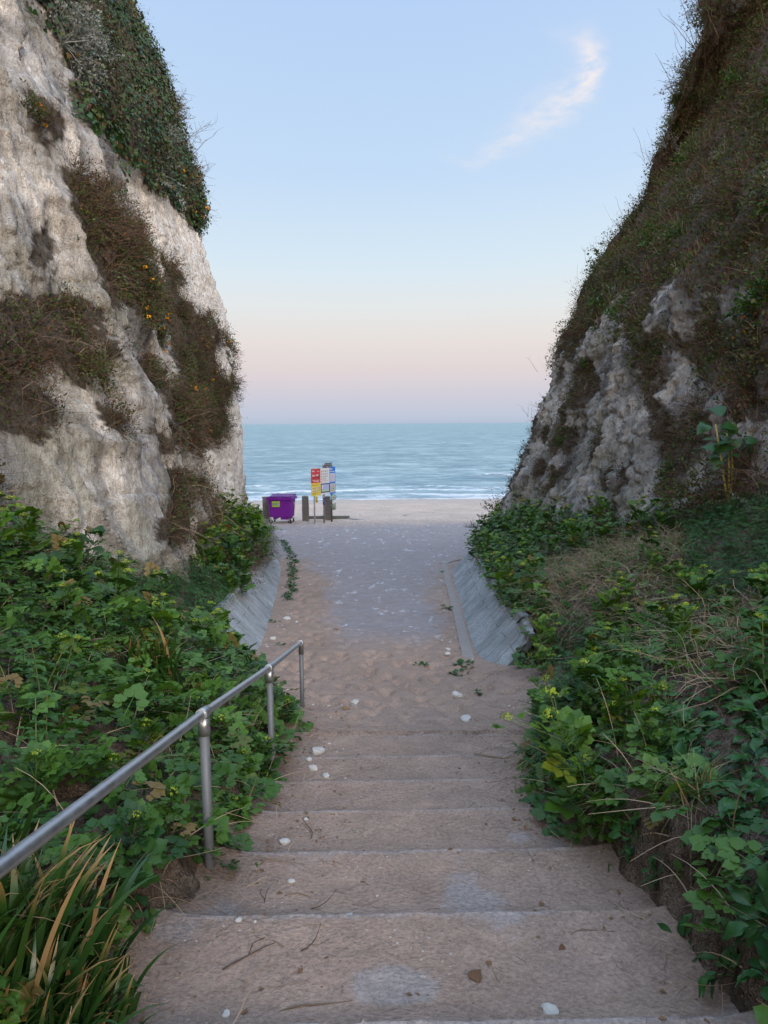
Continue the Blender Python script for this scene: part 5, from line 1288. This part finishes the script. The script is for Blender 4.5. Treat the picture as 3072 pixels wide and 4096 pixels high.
def text(s_, M_, size, mat, parent, name='lettering', sx=1.0, bold=.0):
    cu = bpy.data.curves.new('t', 'FONT'); cu.body = s_; cu.size = size; cu.offset = bold
    o = bpy.data.objects.new('t', cu); S.collection.objects.link(o); bpy.context.view_layer.update()
    me = bpy.data.meshes.new_from_object(o.evaluated_get(bpy.context.evaluated_depsgraph_get())); bpy.data.objects.remove(o)
    me.materials.clear(); me.materials.append(mat); me.transform(Matrix.Diagonal((sx, 1, 1, 1)))
    o = link(name, me, parent); o.matrix_local = M_; return o
bin_()

# ---- old stone posts at the back of the beach
def stone_post(x, y, w, d, h, lean, top, label, rz, seed):
    rs = np.random.RandomState(seed); bm = bm_new(); bx(bm, (0, 0, h/2-.15), (w, d, h+.3), taper=(top, 1)); bmesh.ops.subdivide_edges(bm, edges=bm.edges, cuts=7, use_grid_fill=True)
    for v in bm.verts:
        c = v.co; e = min(w/2-abs(c.x) if abs(abs(c.x)-w/2) > .001 else 9, 9)
        f = float(fbm(np.array(c.x*5+seed), np.array(c.y*5), np.array(c.z*5), 3, seed)); v.co += Vector((c.x, c.y, 0)).normalized()*f*.03
        if c.z > h-.02: v.co.z += f*.04
    m = fin('stone_post', bm, M_STONE); m.location = (x, y, zg(x, y)-.05); m.rotation_euler = (0, lean, rz); tag(m, label, 'stone post')
stone_post(-5.66, 33.95, .33, .34, 1.22, 0, 1, 'rough grey stone post half hidden behind the left side of the purple bin', .12, 3)
stone_post(-3.78, 33.95, .31, .36, 1.24, 0, 1, 'upright rough stone post just right of the purple bin', .14, 4)
stone_post(-2.66, 34.0, .26, .34, 1.22, -.055, 1.15, 'leaning rough stone post behind the information signs', .16, 5)
# ---- edge of the promenade
bm = bm_new(); bx(bm, (-2.75, 34.75, zg(-2.8, 34.4)+.03), (2.1, .16, .22), bev=.01); tag(fin('promenade_edging', bm, M_WOODP), 'low dark concrete edging behind the sign posts at the back of the beach', 'edging')
bm = bm_new(); R_ = Matrix.Rotation(-.75, 3, 'Z'); bx(bm, (-1.35, 34.3, zg(-1.3, 34.3)-.03), (1.1, .14, .16), R_, bev=.01); tag(fin('promenade_edging', bm, M_CONC), 'short slanting length of concrete edging right of the sign posts', 'edging')

# ---- information board
BO = Vector((-3.15, 32.4, 0)); U = Vector((.6, .8, 0)); N_ = Vector((.8, -.6, 0)); ZV = Vector((0, 0, 1)); zb = zg(-3.15, 32.4)
sg = empty('beach_information_sign', (BO.x, BO.y, zb)); tag(sg, 'beach information sign of red, yellow, white and blue panels on two tall posts', 'sign')
def bq(name, u0, u1, h0, h1, off, mat, parent, th=.004):
    """flat plate on the board; u along it, h = depth below the eye"""
    bm = bm_new(); R_ = Matrix((U, N_, ZV)).transposed(); c = BO+U*((u0+u1)/2)+N_*off; c.z = EYE-(h0+h1)/2
    bx(bm, c-Vector((BO.x, BO.y, zb)), (u1-u0, th, abs(h1-h0)), R_); o = fin(name, bm, mat, None); o.parent = parent
    if parent is not sg: o.matrix_parent_inverse = Matrix.Identity(4)
    return o
def bt(s_, u, h, size, mat, parent, off=.03, sx=1.0, bold=.0):
    M_ = Matrix((U, ZV, N_)).transposed().to_4x4(); p = BO+U*u+N_*off; p.z = EYE-h; M_.translation = p-Vector((BO.x, BO.y, zb)); return text(s_, M_, size, mat, parent, sx=sx, bold=bold)
for u, hb, ht, r_, m_ in ((0, 4.75, 1.84, .038, plain('pale_post_paint', (.46, .46, .46, 1), .5)), (1.19, 4.75, 1.80, .042, M_GALVD)):
    p = BO+U*u-N_*.05; bm = bm_new(); q = p-Vector((BO.x, BO.y, 0)); tube(bm, [(q.x, q.y, EYE-hb-zb), (q.x, q.y, EYE-ht-zb)], r_, 12); po = fin('post', bm, m_, sg)
HT, HB = 2.03, 3.27
red = bq('red_panel', -.25, .37, HT, 2.68, .0, M_RED, sg, .02); yel = bq('yellow_panel', -.25, .37, 2.683, HB, .0, M_YEL, sg, .02)
wht = bq('white_panel', .373, 1.0, HT, HB, .0, M_WHT, sg, .02); blu = bq('blue_panel', 1.003, 1.42, HT-.03, HB, .0, M_BLU, sg, .02)
bt('RNLI', -.20, 2.17, .085, M_WHT, red, .013, bold=.004); bt('thanet', .14, 2.17, .06, M_WHT, red, .013, bold=.002)
bt('Stone Bay', -.19, 2.37, .125, M_WHT, red, .013, .86, .004)
bt('Call 999 in an emergency', -.17, 2.57, .047, M_WHT, red, .013, .9, .003); bt('ask for the Coastguard', -.13, 2.63, .047, M_WHT, red, .013, .9, .003)
rs = np.random.RandomState(9)
for i in range(14):   # dark scribble sprayed on the red panel
    u, h = -.12+rs.rand()*.38, 2.40+rs.rand()*.10; bm = bm_new(); a = rs.uniform(0, 3); p = BO+U*u+N_*.014-Vector((BO.x, BO.y, zb)); p.z = EYE-h-zb
    e = (U*math.cos(a)+ZV*math.sin(a))*rs.uniform(.03, .07); f = (U*math.cos(a+1.2)+ZV*math.sin(a+1.2))*.03; tube(bm, [p-e, p+f, p+e], .004, 4)
    fin('scribble', bm, M_BLK, red)
bt('Dangers at this beach', -.20, 2.79, .05, M_OLV, yel, .013, .95, .002); bt('Watch for incoming tides', -.19, 3.15, .04, M_OLV, yel, .013, .95, .002); bt('and falling rocks', -.19, 3.20, .04, M_OLV, yel, .013, .95, .002)
for i, (u, h) in enumerate([(-.18, 2.87), (.08, 2.86), (-.18, 3.0), (.08, 2.985)]):
    pa = bq('symbol_plate', u, u+.11, h, h+.105, .013, M_PALE, yel); bq('symbol', u+.035, u+.075, h+.03, h+.075, .016, M_BLK, pa)
    for k in range(3): bq('text_line', u+.13, u+.22, h+.02+k*.03, h+.03+k*.03, .013, M_OLV, yel)
def tri(u, h, s_, mat, parent, off):
    bm = bm_new(); vs = [bm.verts.new(((BO+U*(u+a*s_)+N_*off)-Vector((BO.x, BO.y, 0)))+Vector((0, 0, EYE-h-zb+b*s_))) for a, b in ((-.5, 0), (.5, 0), (0, .95))]; bm.faces.new(vs)
    me = bpy.data.meshes.new('hazard_triangle'); bm.to_mesh(me); bm.free(); me.materials.append(mat); return link('hazard_triangle', me, parent)
for r_i, h in enumerate([2.21, 2.33, 2.45, 2.57, 2.67]):
    for c_i, u in enumerate([.46, .71]):
        if r_i == 3 and c_i: continue
        if r_i < 4: tri(u, h, .085, M_BLK, wht, .013); tri(u, h+.0-.012, .055, M_YEL, wht, .015)
        else: bq('prohibition_symbol', u-.035, u+.035, h-.05, h+.02, .013, M_RED, wht); bq('prohibition_symbol', u-.025, u+.025, h-.04, h+.01, .016, M_WHT, wht)
        for k in range(2 if r_i < 3 else 1): bq('text_line', u+.07, u+.07+(.11 if r_i != 3 else .22), h-.06+k*.03, h-.048+k*.03, .013, M_OLV, wht)
        if r_i == 3: bq('text_line', u+.07, u+.29, h-.03, h-.018, .013, M_OLV, wht)
mp_ = bq('map_panel', .39, .99, 2.74, 3.17, .014, M_NAVY, wht, .006); bq('map_sea', .43, .95, 2.79, 3.03, .019, M_SKY, mp_); bq('map_land', .43, .95, 3.032, 3.12, .019, M_MAPG, mp_); bq('map_key', .44, .54, 2.80, 2.99, .022, M_PALE, mp_)
bt('Bay', 1.03, 2.13, .12, M_WHT, blu, .013, .95, .003); bt('Information', 1.03, 2.24, .085, M_WHT, blu, .013, .82, .003)
n1_ = bq('notice', 1.04, 1.38, 2.30, 2.70, .013, M_PALE, blu); n2_ = bq('notice', 1.04, 1.38, 2.78, 3.20, .013, M_CREAM, blu)
for k in range(8): bq('text_line', 1.08, 1.30+.04*(k % 3 == 0), 2.36+k*.042, 2.368+k*.042, .017, M_OLV, n1_)
for k in range(6): bq('text_line', 1.08, 1.28+.03*(k % 2), 2.86+k*.05, 2.867+k*.05, .017, M_OLV, n2_)
bq('logo', 1.20, 1.33, 2.99, 3.05, .018, M_TEAL, n2_)
# small signs fixed to the posts
bt_s = bq('warning_plate', .02, .17, 3.29, 3.60, .0, M_YEL, sg, .012); tri(.095, 3.44, .12, M_BLK, bt_s, .008); tri(.095, 3.43, .075, M_YEL, bt_s, .010)
for k in range(2): bq('text_line', .035, .155, 3.49+k*.05, 3.52+k*.05, .008, M_BLK, bt_s)
def disc(name, c, r_, n, mat, parent, org, th=.008):
    bm = bm_new(); tube(bm, [Vector(c)-n*th/2-org, Vector(c)+n*th/2-org], r_, 28); return fin(name, bm, mat, parent)
org = Vector((BO.x, BO.y, zb)); nd = Vector((.35, -.94, 0)).normalized(); rc = BO+U*1.24+N_*.03; rc.z = EYE-3.44
d1_ = disc('round_sign', rc, .145, nd, M_TEAL, sg, org); disc('round_sign_face', rc+nd*.008, .10, nd, M_CREAM, d1_, org); 
bm = bm_new(); tube(bm, [rc+nd*.016-org+Vector((-.05, 0, .02)), rc+nd*.016-org+Vector((.05, 0, -.025))], .014, 6); fin('symbol', bm, M_BLK, d1_)
# bucket hanging from the right post
bk = empty('bucket', (-2.33, 33.3, EYE-4.02)); tag(bk, 'pale green plastic bucket hanging tilted from the right sign post', 'bucket')
bk.rotation_euler = (.10, -.22, 0); bm = bm_new(); tube(bm, [(0, 0, 0), (0, 0, .05), (0, 0, .26)], [.085, .092, .118], 20, cap=False); tube(bm, [(0, 0, .25), (0, 0, .27)], .124, 20, cap=False); tube(bm, [(0, 0, -.001), (0, 0, .002)], .085, 20); fin('pail', bm, M_BUCK, bk)
bm = bm_new(); tube(bm, [(-.12, 0, .25), (-.09, 0, .36), (0, 0, .40), (.09, 0, .36), (.12, 0, .25)], .005, 6); fin('handle', bm, M_GALV, bk)
bm = bm_new(); bx(bm, (.0, -.115, .10), (.10, .006, .05)); fin('mark', bm, M_OLV, bk)
# short marker post in front of the leaning stone
mk_ = empty('marker_post', (-2.80, 32.9, zg(-2.8, 32.9))); tag(mk_, 'short weathered post with a round red and blue notice between the sign posts', 'post')
bm = bm_new(); tube(bm, [(0, 0, -.2), (0, 0, .96)], .034, 12); fin('pole', bm, M_WOODP, mk_)
bm = bm_new(); bx(bm, (.0, 0, 1.14), (.10, .085, .42), bev=.02); hd_ = fin('post_head', bm, M_WOODP, mk_)
bm = bm_new(); tube(bm, [(.005, -.046, 1.23), (.005, -.054, 1.23)], .05, 20); ds = fin('round_notice', bm, M_PINK, hd_)
bm = bm_new(); bx(bm, (.005, -.05, 1.00), (.095, .012, .30), bev=.003); pn = fin('blue_notice', bm, M_NAVY, hd_)
bm = bm_new(); bx(bm, (.03, -.059, .9), (.02, .006, .02)); fin('arrow_mark', bm, M_WHT, hd_)
for k in range(4): bm = bm_new(); bx(bm, (.0, -.059, 1.11-k*.04), (.07, .004, .014)); fin('text_line', bm, M_SKY, hd_)
# fingerpost behind
fp = empty('fingerpost', (-2.90, 34.25, zg(-2.9, 34.2))); tag(fp, 'black fingerpost arm pointing right on a pale steel pole behind the board', 'sign')
bm = bm_new(); zt = EYE-1.86-zg(-2.9, 34.2); tube(bm, [(0, 0, -.2), (0, 0, zt)], .04, 12); tube(bm, [(0, 0, zt-.30), (0, 0, zt+.01)], .052, 14); fin('pole', bm, M_GALV, fp)
bm = bm_new(); z0 = zt-.02; pts_ = [(.05, z0-.26), (.36, z0-.26), (.44, z0-.13), (.36, z0), (.05, z0)]
vs = [bm.verts.new((x, -.02, z)) for x, z in pts_]; f = bm.faces.new(vs); r_ = bmesh.ops.extrude_face_region(bm, geom=[f]); [setattr(v, 'co', v.co+Vector((0, .025, 0))) for v in r_['geom'] if isinstance(v, bmesh.types.BMVert)]
arm = fin('arm', bm, M_BLK, fp)
bm = bm_new(); tube(bm, [(.365, -.03, z0-.27), (.455, -.03, z0-.13), (.365, -.03, z0+.01)], .012, 6); fin('arrow_edge', bm, M_PALE, arm)
for s_, z_ in (('Broadstairs', z0-.085), ('Lower Walk', z0-.16)): text(s_, Matrix.Translation((.07, -.023, z_)) @ Matrix.Rotation(math.radians(90), 4, 'X'), .058, M_PALE, arm, bold=.001)
bm = bm_new(); bx(bm, (.19, -.024, z0-.215), (.012, .004, .05)); fin('walker_symbol', bm, M_PALE, arm)

# ---------------------------------------------------------------- small things lying about
M_STONEW = plain('chalk_lump', (.50, .475, .43, 1), .95, 0, .2, 14, bmp=.5)
M_STONEB = plain('brown_flint', (.22, .14, .07, 1), .8, 0, .3, 14, bmp=.4)
def stone(seed, mat, nm='chalk_stone'):
    bm = bm_new(); bmesh.ops.create_icosphere(bm, subdivisions=3, radius=.5)
    for v in bm.verts:
        c = v.co; f = float(fbm(np.array(c.x*2.2+seed*9), np.array(c.y*2.2), np.array(c.z*2.2), 3, seed)); w1_, w2_, _ = worley(np.array(c.x*1.7+seed), np.array(c.y*1.7), np.array(c.z*1.7), seed)
        v.co = c*(1+.35*f-.25*float(w1_)); v.co.z *= .62; v.co.x *= 1.15
    return fin(nm, bm, mat, smooth=False)
ST = [stone(i, M_STONEW) for i in range(5)]; SB = stone(8, M_STONEB, 'flint')
used = set()
def lay(src, x, y, s_, label, cat, group=None, rz=0, tilt=0, sink=.2, px=True):
    s_ *= {'stone': .62, 'weed': .6, 'twig': .7, 'leaf': .42}.get(cat, 1.0)
    if px:
        h = hit(x/1.8517, y/1.8517, [BG, BVL, BVR]); p = h[0]
    else: p = Vector((x, y, zg(x, y)))
    if src.name in used: o = src.copy(); S.collection.objects.link(o)
    else: o = src; used.add(src.name)
    o.location = p+Vector((0, 0, s_*(.3-sink))); o.scale = (s_,)*3; o.rotation_euler = (tilt, 0, rz); tag(o, label, cat, group); return o
rs = np.random.RandomState(77); SC = 'stone'
for i, (x, y, s_, lab) in enumerate([
    (2200, 4045, .085, 'rounded white chalk stone on the nearest step, right of centre'), (905, 4062, .05, 'chalk stone at the left end of the nearest step'),
    (955, 3682, .045, 'small white chalk chip on the second step near the left bank'), (1137, 3373, .10, 'flat white chalk stone on the left of the fourth step'),
    (1272, 3010, .2, 'biggest chalk boulder, beside the foot of the left bank planting'), (1252, 3075, .12, 'chalk stone just below the biggest boulder on the left'),
    (1305, 3108, .10, 'chalk stone on the sand right of the left planting'), (1236, 3040, .09, 'small chalk stone left of the biggest boulder'),
    (1865, 2880, .19, 'large half buried chalk stone on the right side of the sand'), (1828, 2783, .20, 'white chalk stone on the sand below the right slab wall'),
    (1147, 2478, .26, 'white chalk stone lying by the left slab wall'), (1093, 2557, .2, 'long chalk stone at the near foot of the left slab wall'),
    (1790, 2617, .16, 'chalk stone on the sand near the right kerb, lower of a pair'), (1792, 2600, .14, 'chalk stone on the sand near the right kerb, upper of a pair'),
    (1418, 2815, .20, 'white chalk stone with a brown side left of the path centre'), (1165, 3527, .05, 'square chalk chip at the left side of the third step'),
    (1262, 2098, .22, 'flat pale stone at the foot of the left sign post'), (1193, 2093, .2, 'white stone lying under the right of the purple bin'), (1390, 2014, .3, 'white lump of chalk far out on the wet beach')]):
    lay(ST[i % 5], x, y, s_, lab, SC, None, rs.uniform(0, 6), rs.uniform(-.3, .3))
lay(SB, 1345, 2518, .13, 'brown flint lying on the tarmac left of centre', SC); lay(SB, 1383, 2835, .13, 'reddish brown flint on the sand above the steps', SC)
for i in range(62):
    y = rs.uniform(2.2, 24)**1.0; sd = rs.choice([-1, 1], p=[.55, .45])
    e = XL(np.array(y)) if sd < 0 else XR(np.array(y)); x = float(e)-sd*abs(rs.normal()*.28*(1+y*.02))-sd*.05
    sz = abs(rs.normal())*.02+.014+.0022*y
    lay(ST[rs.randint(5)], x, y, sz, ('small chalk chip along the %s edge of the path' % ('left' if sd < 0 else 'right'))+(' beside the steps' if y < 7 else ' below the slab wall' if y > 10 else ' on the sand slope'), SC, 'chalk chips along the %s path edge, %s' % ('left' if sd < 0 else 'right', 'steps' if y < 7 else 'wall' if y > 10 else 'slope'), rs.uniform(0, 6), rs.uniform(-.4, .4), px=False)
for i in range(26):
    y = rs.uniform(37.5, 54); x = rs.uniform(-12, 14)
    lay(ST[rs.randint(5)], x, y, rs.uniform(.08, .26), 'pale stone lying out on the open beach beyond the path', SC, 'stones on the open beach', rs.uniform(0, 6), px=False)
def twig(seed, L=.25, bend=.2):
    rs_ = np.random.RandomState(seed); bm = bm_new(); pts_ = []
    a = 0; p = Vector((-L/2, 0, 0))
    for k in range(7): pts_.append(p.copy()); a += rs_.normal()*bend; p = p+Vector((math.cos(a), math.sin(a), rs_.normal()*.06))*L/6
    tube(bm, pts_, [.0035*(1-.09*k) for k in range(7)], 6)
    if seed % 2: tube(bm, [pts_[3], pts_[3]+Vector((.03, .05, .01)), pts_[3]+Vector((.09, .07, .005))], [.0025, .002, .0015], 5)
    return fin('twig', bm, [M_STRAW, M_TWIG][seed % 3 == 0])
TW = [twig(i) for i in range(5)]
TWP = [(1290, 3790, .9, .3), (1100, 3745, .8, 2.2), (1220, 3560, 1.1, .5), (1085, 3600, .9, 1.3), (1130, 3440, 1.2, .1), (1290, 3330, 1.3, 1.0), (1120, 3270, .9, -1.3), (2010, 3050, 2.6, -.5), (2330, 3700, 1.0, .8), (2050, 3960, .6, 1.2),
       (1010, 3850, 1.2, .4), (950, 3900, 1.0, .9), (1250, 4010, 1.4, .45), (1190, 4030, 1.0, .25), (1100, 4040, .9, -.3), (1850, 3700, .6, 1.9), (2120, 3800, .5, 1.4), (1400, 3700, .7, .1), (1320, 3640, .9, 0), (1750, 3860, .5, 2.3), (1480, 3950, .4, 1.0), (2240, 3560, .8, .3), (1640, 3340, .7, 1.5), (2380, 3900, .9, 0.2), (880, 3980, 1.0, .7)]
_an = ['beside the left bank', 'near the middle', 'beside the right bank']
for i, (x, y, s_, rz) in enumerate(TWP[:6]+TWP[7:9]+TWP[10:14:2]+TWP[18:20]):
    wh = 0 if x < 1350 else 1 if x < 1980 else 2
    row = 'nearest' if y > 3660 else 'second' if y > 3400 else 'lower'
    lay(TW[i % 5], x, y, s_, 'thin dry twig on the %s sandy steps %s' % (row, _an[wh]), 'twig', 'twigs on the %s steps %s' % (row, _an[wh]), rz, 0, sink=.29)
DL = []
for i in range(2):
    c = place(IVYL, np.zeros((1, 3)), np.array([[1, 0, .1]]), np.array([[0, .2, 1.]]), np.array([1.0])); DL.append(link('dead_leaf', mesh_np('dead_leaf', [(c[0], c[1], 0, c[2])], [M_DEAD])))
for i, (x, y, s_) in enumerate([(1110, 3573, .06), (1480, 3108, .08), (2090, 3180, .07), (1890, 4010, .03), (2170, 3625, .07), (970, 4060, .07), (1300, 3835, .04), (2150, 3745, .04), (1940, 3300, .05), (1210, 2990, .08), (2260, 3790, .08), (1950, 3845, .07)]):
    lay(DL[i % 2], x, y, s_, 'curled brown dead leaf lying on the sandy steps', 'leaf', 'dead leaves on the steps', rs.uniform(0, 6), rs.uniform(-.4, .4), sink=.2)
lay(SB.copy() if False else DL[0], 1890, 3925, .06, 'crumpled dark scrap on the second nearest step right of centre', 'litter', None, 1, .3)

# fine dry litter blown against the sides of the steps
rs_ = np.random.RandomState(31); n = 1500; yy_ = rs_.uniform(1.3, 9, n); sd = rs_.choice([-1, 1], n); e_ = np.where(sd < 0, XL(yy_), XR(yy_)); xx_ = e_-sd*np.abs(rs_.normal(size=n))*.22*(rs_.rand(n) < .8)-sd*rs_.uniform(0, .5, n)*(rs_.rand(n) < .25)
zz = np.array([zg(a, b) for a, b in zip(xx_, yy_)])+.004; d_ = rs_.normal(size=(n, 3))*[1, 1, .10]
lt = strands(np.stack([xx_, yy_, zz], -1), d_, rs_.uniform(.02, .13, n), .5, 0, .0032, 4, .6, rs_, .06)
n = 420; i_ = rs_.randint(0, 1500, n); lf_ = place(DIAM, np.stack([xx_[i_]+rs_.normal(size=n)*.05, yy_[i_], zz[i_]], -1), nrm(rs_.normal(size=(n, 3))*[1, 1, .2]), np.tile([0, 0, 1.], (n, 1))+.4*rdir(n, rs_), rs_.uniform(.012, .035, n), rs=rs_)
stuff('litter', [(lt[0], lt[1], 0, lt[2]), (lf_[0], lf_[1], 1, lf_[2])], [M_STRAW, M_DEAD], 'fine dry stems and leaf litter blown against both sides of the sandy steps')
# weeds: the strip beside the left wall, tufts on the right
def weed(seed, n=16):
    rs_ = np.random.RandomState(seed); p = np.zeros((n, 3))+rs_.normal(size=(n, 3))*[.05, .05, 0]; d = nrm(rs_.normal(size=(n, 3))*[1, 1, .25]+[0, 0, .25])
    c = place(COMP3[0], p, d, np.tile([0, 0, 1.], (n, 1))+.3*rdir(n, rs_), .14*rs_.uniform(.6, 1.2, n), rs=rs_); return link('weed', mesh_np('weed', [(c[0], c[1], 0, c[2])], [M_FERN]))
WD = [weed(i) for i in range(3)]
for i, t_ in enumerate(np.linspace(0, 1, 64)):
    y = 15.8+t_*11.6; x = float(ip(y, [15.8, 16.6, 19.1, 22.9, 25, 28], [-2.15, -2.24, -2.50, -3.05, -3.45, -4.15]))+rs.normal()*.05
    lay(WD[i % 3], x, y, rs.uniform(.8, 1.5), 'green weed in the strip growing beside the left slab wall', 'weed', 'weeds in the strip by the left wall', rs.uniform(0, 6), px=False, sink=.29)
for (x, y, s_, lab) in [(1862, 2665, 1.6, 'sprawling green weed on the sand under the right slab wall'), (1845, 2702, 1.5, 'limp green weed lying on the sand just below another near the right wall'), (1785, 2432, 1.3, 'green weed against the right kerb'), (1770, 2290, 1.0, 'small weed at the far bend of the right kerb'),
                        (1680, 2660, 1.0, 'thin strip of limp weed on the open sand right of centre'), (1090, 2490, 1.0, 'low weed on the sand by the left slab wall'), (1125, 2580, .8, 'grey green weed at the near end of the left slab wall'), (1350+270, 2062, 1.8, 'lone green weed at the back of the beach'),
                        (1905, 2775, .7, 'tiny weed on the sand right of the white stone')]:
    lay(WD[rs.randint(3)], x, y, s_, lab, 'weed', None, rs.uniform(0, 6), sink=.29)

# ---- tree mallow with yellow stems on the right cliff foot
h = hit(1572, 1075, [BVR, BCR])[0]; ml = empty('mallow_plant', tuple(h)); tag(ml, 'tall mallow with bare yellow stems and round leaves at the right cliff foot', 'plant')
rs_ = np.random.RandomState(4); tops = []
for (tx_, tz_, q) in [(-.22, 1.15, .02), (-.05, 1.25, -.05), (-.35, 1.0, .06)]:
    bm = bm_new(); pts_ = [Vector((q*k, 0, 0))+Vector((tx_*(k/5)**1.5, -.1*k/5, tz_*k/5-.1)) for k in range(6)]; tube(bm, pts_, [.022-.002*k for k in range(6)], 8); fin('stem', bm, plain('mallow_stem', (.30, .27, .08, 1), .6), ml); tops.append(pts_[-1]); tops.append(pts_[-2])
n = 30; ti = np.array([tuple(tops[i % 6]) for i in range(n)])+rs_.normal(size=(n, 3))*[.10, .1, .10]; d = nrm(rs_.normal(size=(n, 3))*[1, 1, .4])
c = place(IVYL, ti+d*.05, d, np.tile([0, -.5, 1.], (n, 1))+.5*rdir(n, rs_), .22*rs_.uniform(.7, 1.2, n), rs=rs_); link('foliage', mesh_np('foliage', [(c[0], c[1], 0, c[2])], [M_DOCK]), ml)

# ---- bare branches and stalks on the skylines
def stalks(n, L, lean, seed, mat=M_TWIG, w=.018, sub=0, spread=.3):
    rs_ = np.random.RandomState(seed); b = rs_.normal(size=(n, 3))*[.25, .35, .05]; d = np.stack([lean+rs_.normal(size=n)*spread, rs_.normal(size=n)*spread, np.ones(n)], -1)
    m = strands(b, d, L*rs_.uniform(.5, 1, n), .2, 0, w, 6, .3, rs_, .04); ch = [(m[0], m[1], 0, m[2])]
    if sub:
        pt = m[3][:, 2:].reshape(-1, 3); i = rs_.randint(0, len(pt), sub); m2 = strands(pt[i], rdir(sub, rs_)+np.array([0, 0, .6]), L*rs_.uniform(.12, .35, sub), .5, .0, w*.55, 4, .3, rs_, .05); ch.append((m2[0], m2[1], 0, m2[2]))
    return mesh_np('stalks', ch, [mat])
def on(x, y, trees, nm, me, lab, cat, grp=None, dz=0):
    h = hit(x, y, trees)
    if h is None: return
    o = link(nm, me); o.location = h[0]+Vector((0, 0, dz)); tag(o, lab, cat, grp)
for k, (x, y) in enumerate([(1545, 60), (1520, 110), (1512, 160), (1490, 235), (1530, 20)]):
    on(x, y, [BCR], 'dry_weed', stalks(12, 2.0, -.35, 60+k, sub=20), 'leafless upright weed standing out on the top skyline of the right cliff', 'dead plant', 'dry weeds on the right skyline')
for k, (x, y, L) in enumerate([(1350, 490, .9), (1300, 580, 1.0), (1262, 640, 1.3), (1230, 700, .9), (1430, 350, 1.0), (1395, 400, .8), (1195, 800, .7), (1155, 900, .7), (1120, 960, .6)]):
    on(x, y, [BCR], 'dry_weed', stalks(9, L, -.35, 80+k, sub=14, w=.012), 'thin dried weed stalk sticking out from the edge of the right cliff', 'dead plant', 'seed stalks on the right cliff edge')
for k, (x, y, L) in enumerate([(385, 330, 1.5), (405, 400, 1.5), (370, 260, 1.1)]):
    on(x, y, [BCL], 'bare_shrub', stalks(7, L, .9, 90+k, sub=46, w=.022, spread=.4), ['bare forked branch sticking out right from the ivy skyline', 'lower bare branch reaching out over the edge of the left cliff', 'short bare branch on the upper skyline of the left cliff'][k], 'shrub')
for o in list(bpy.data.objects):
    if 'used' in o: del o['used']
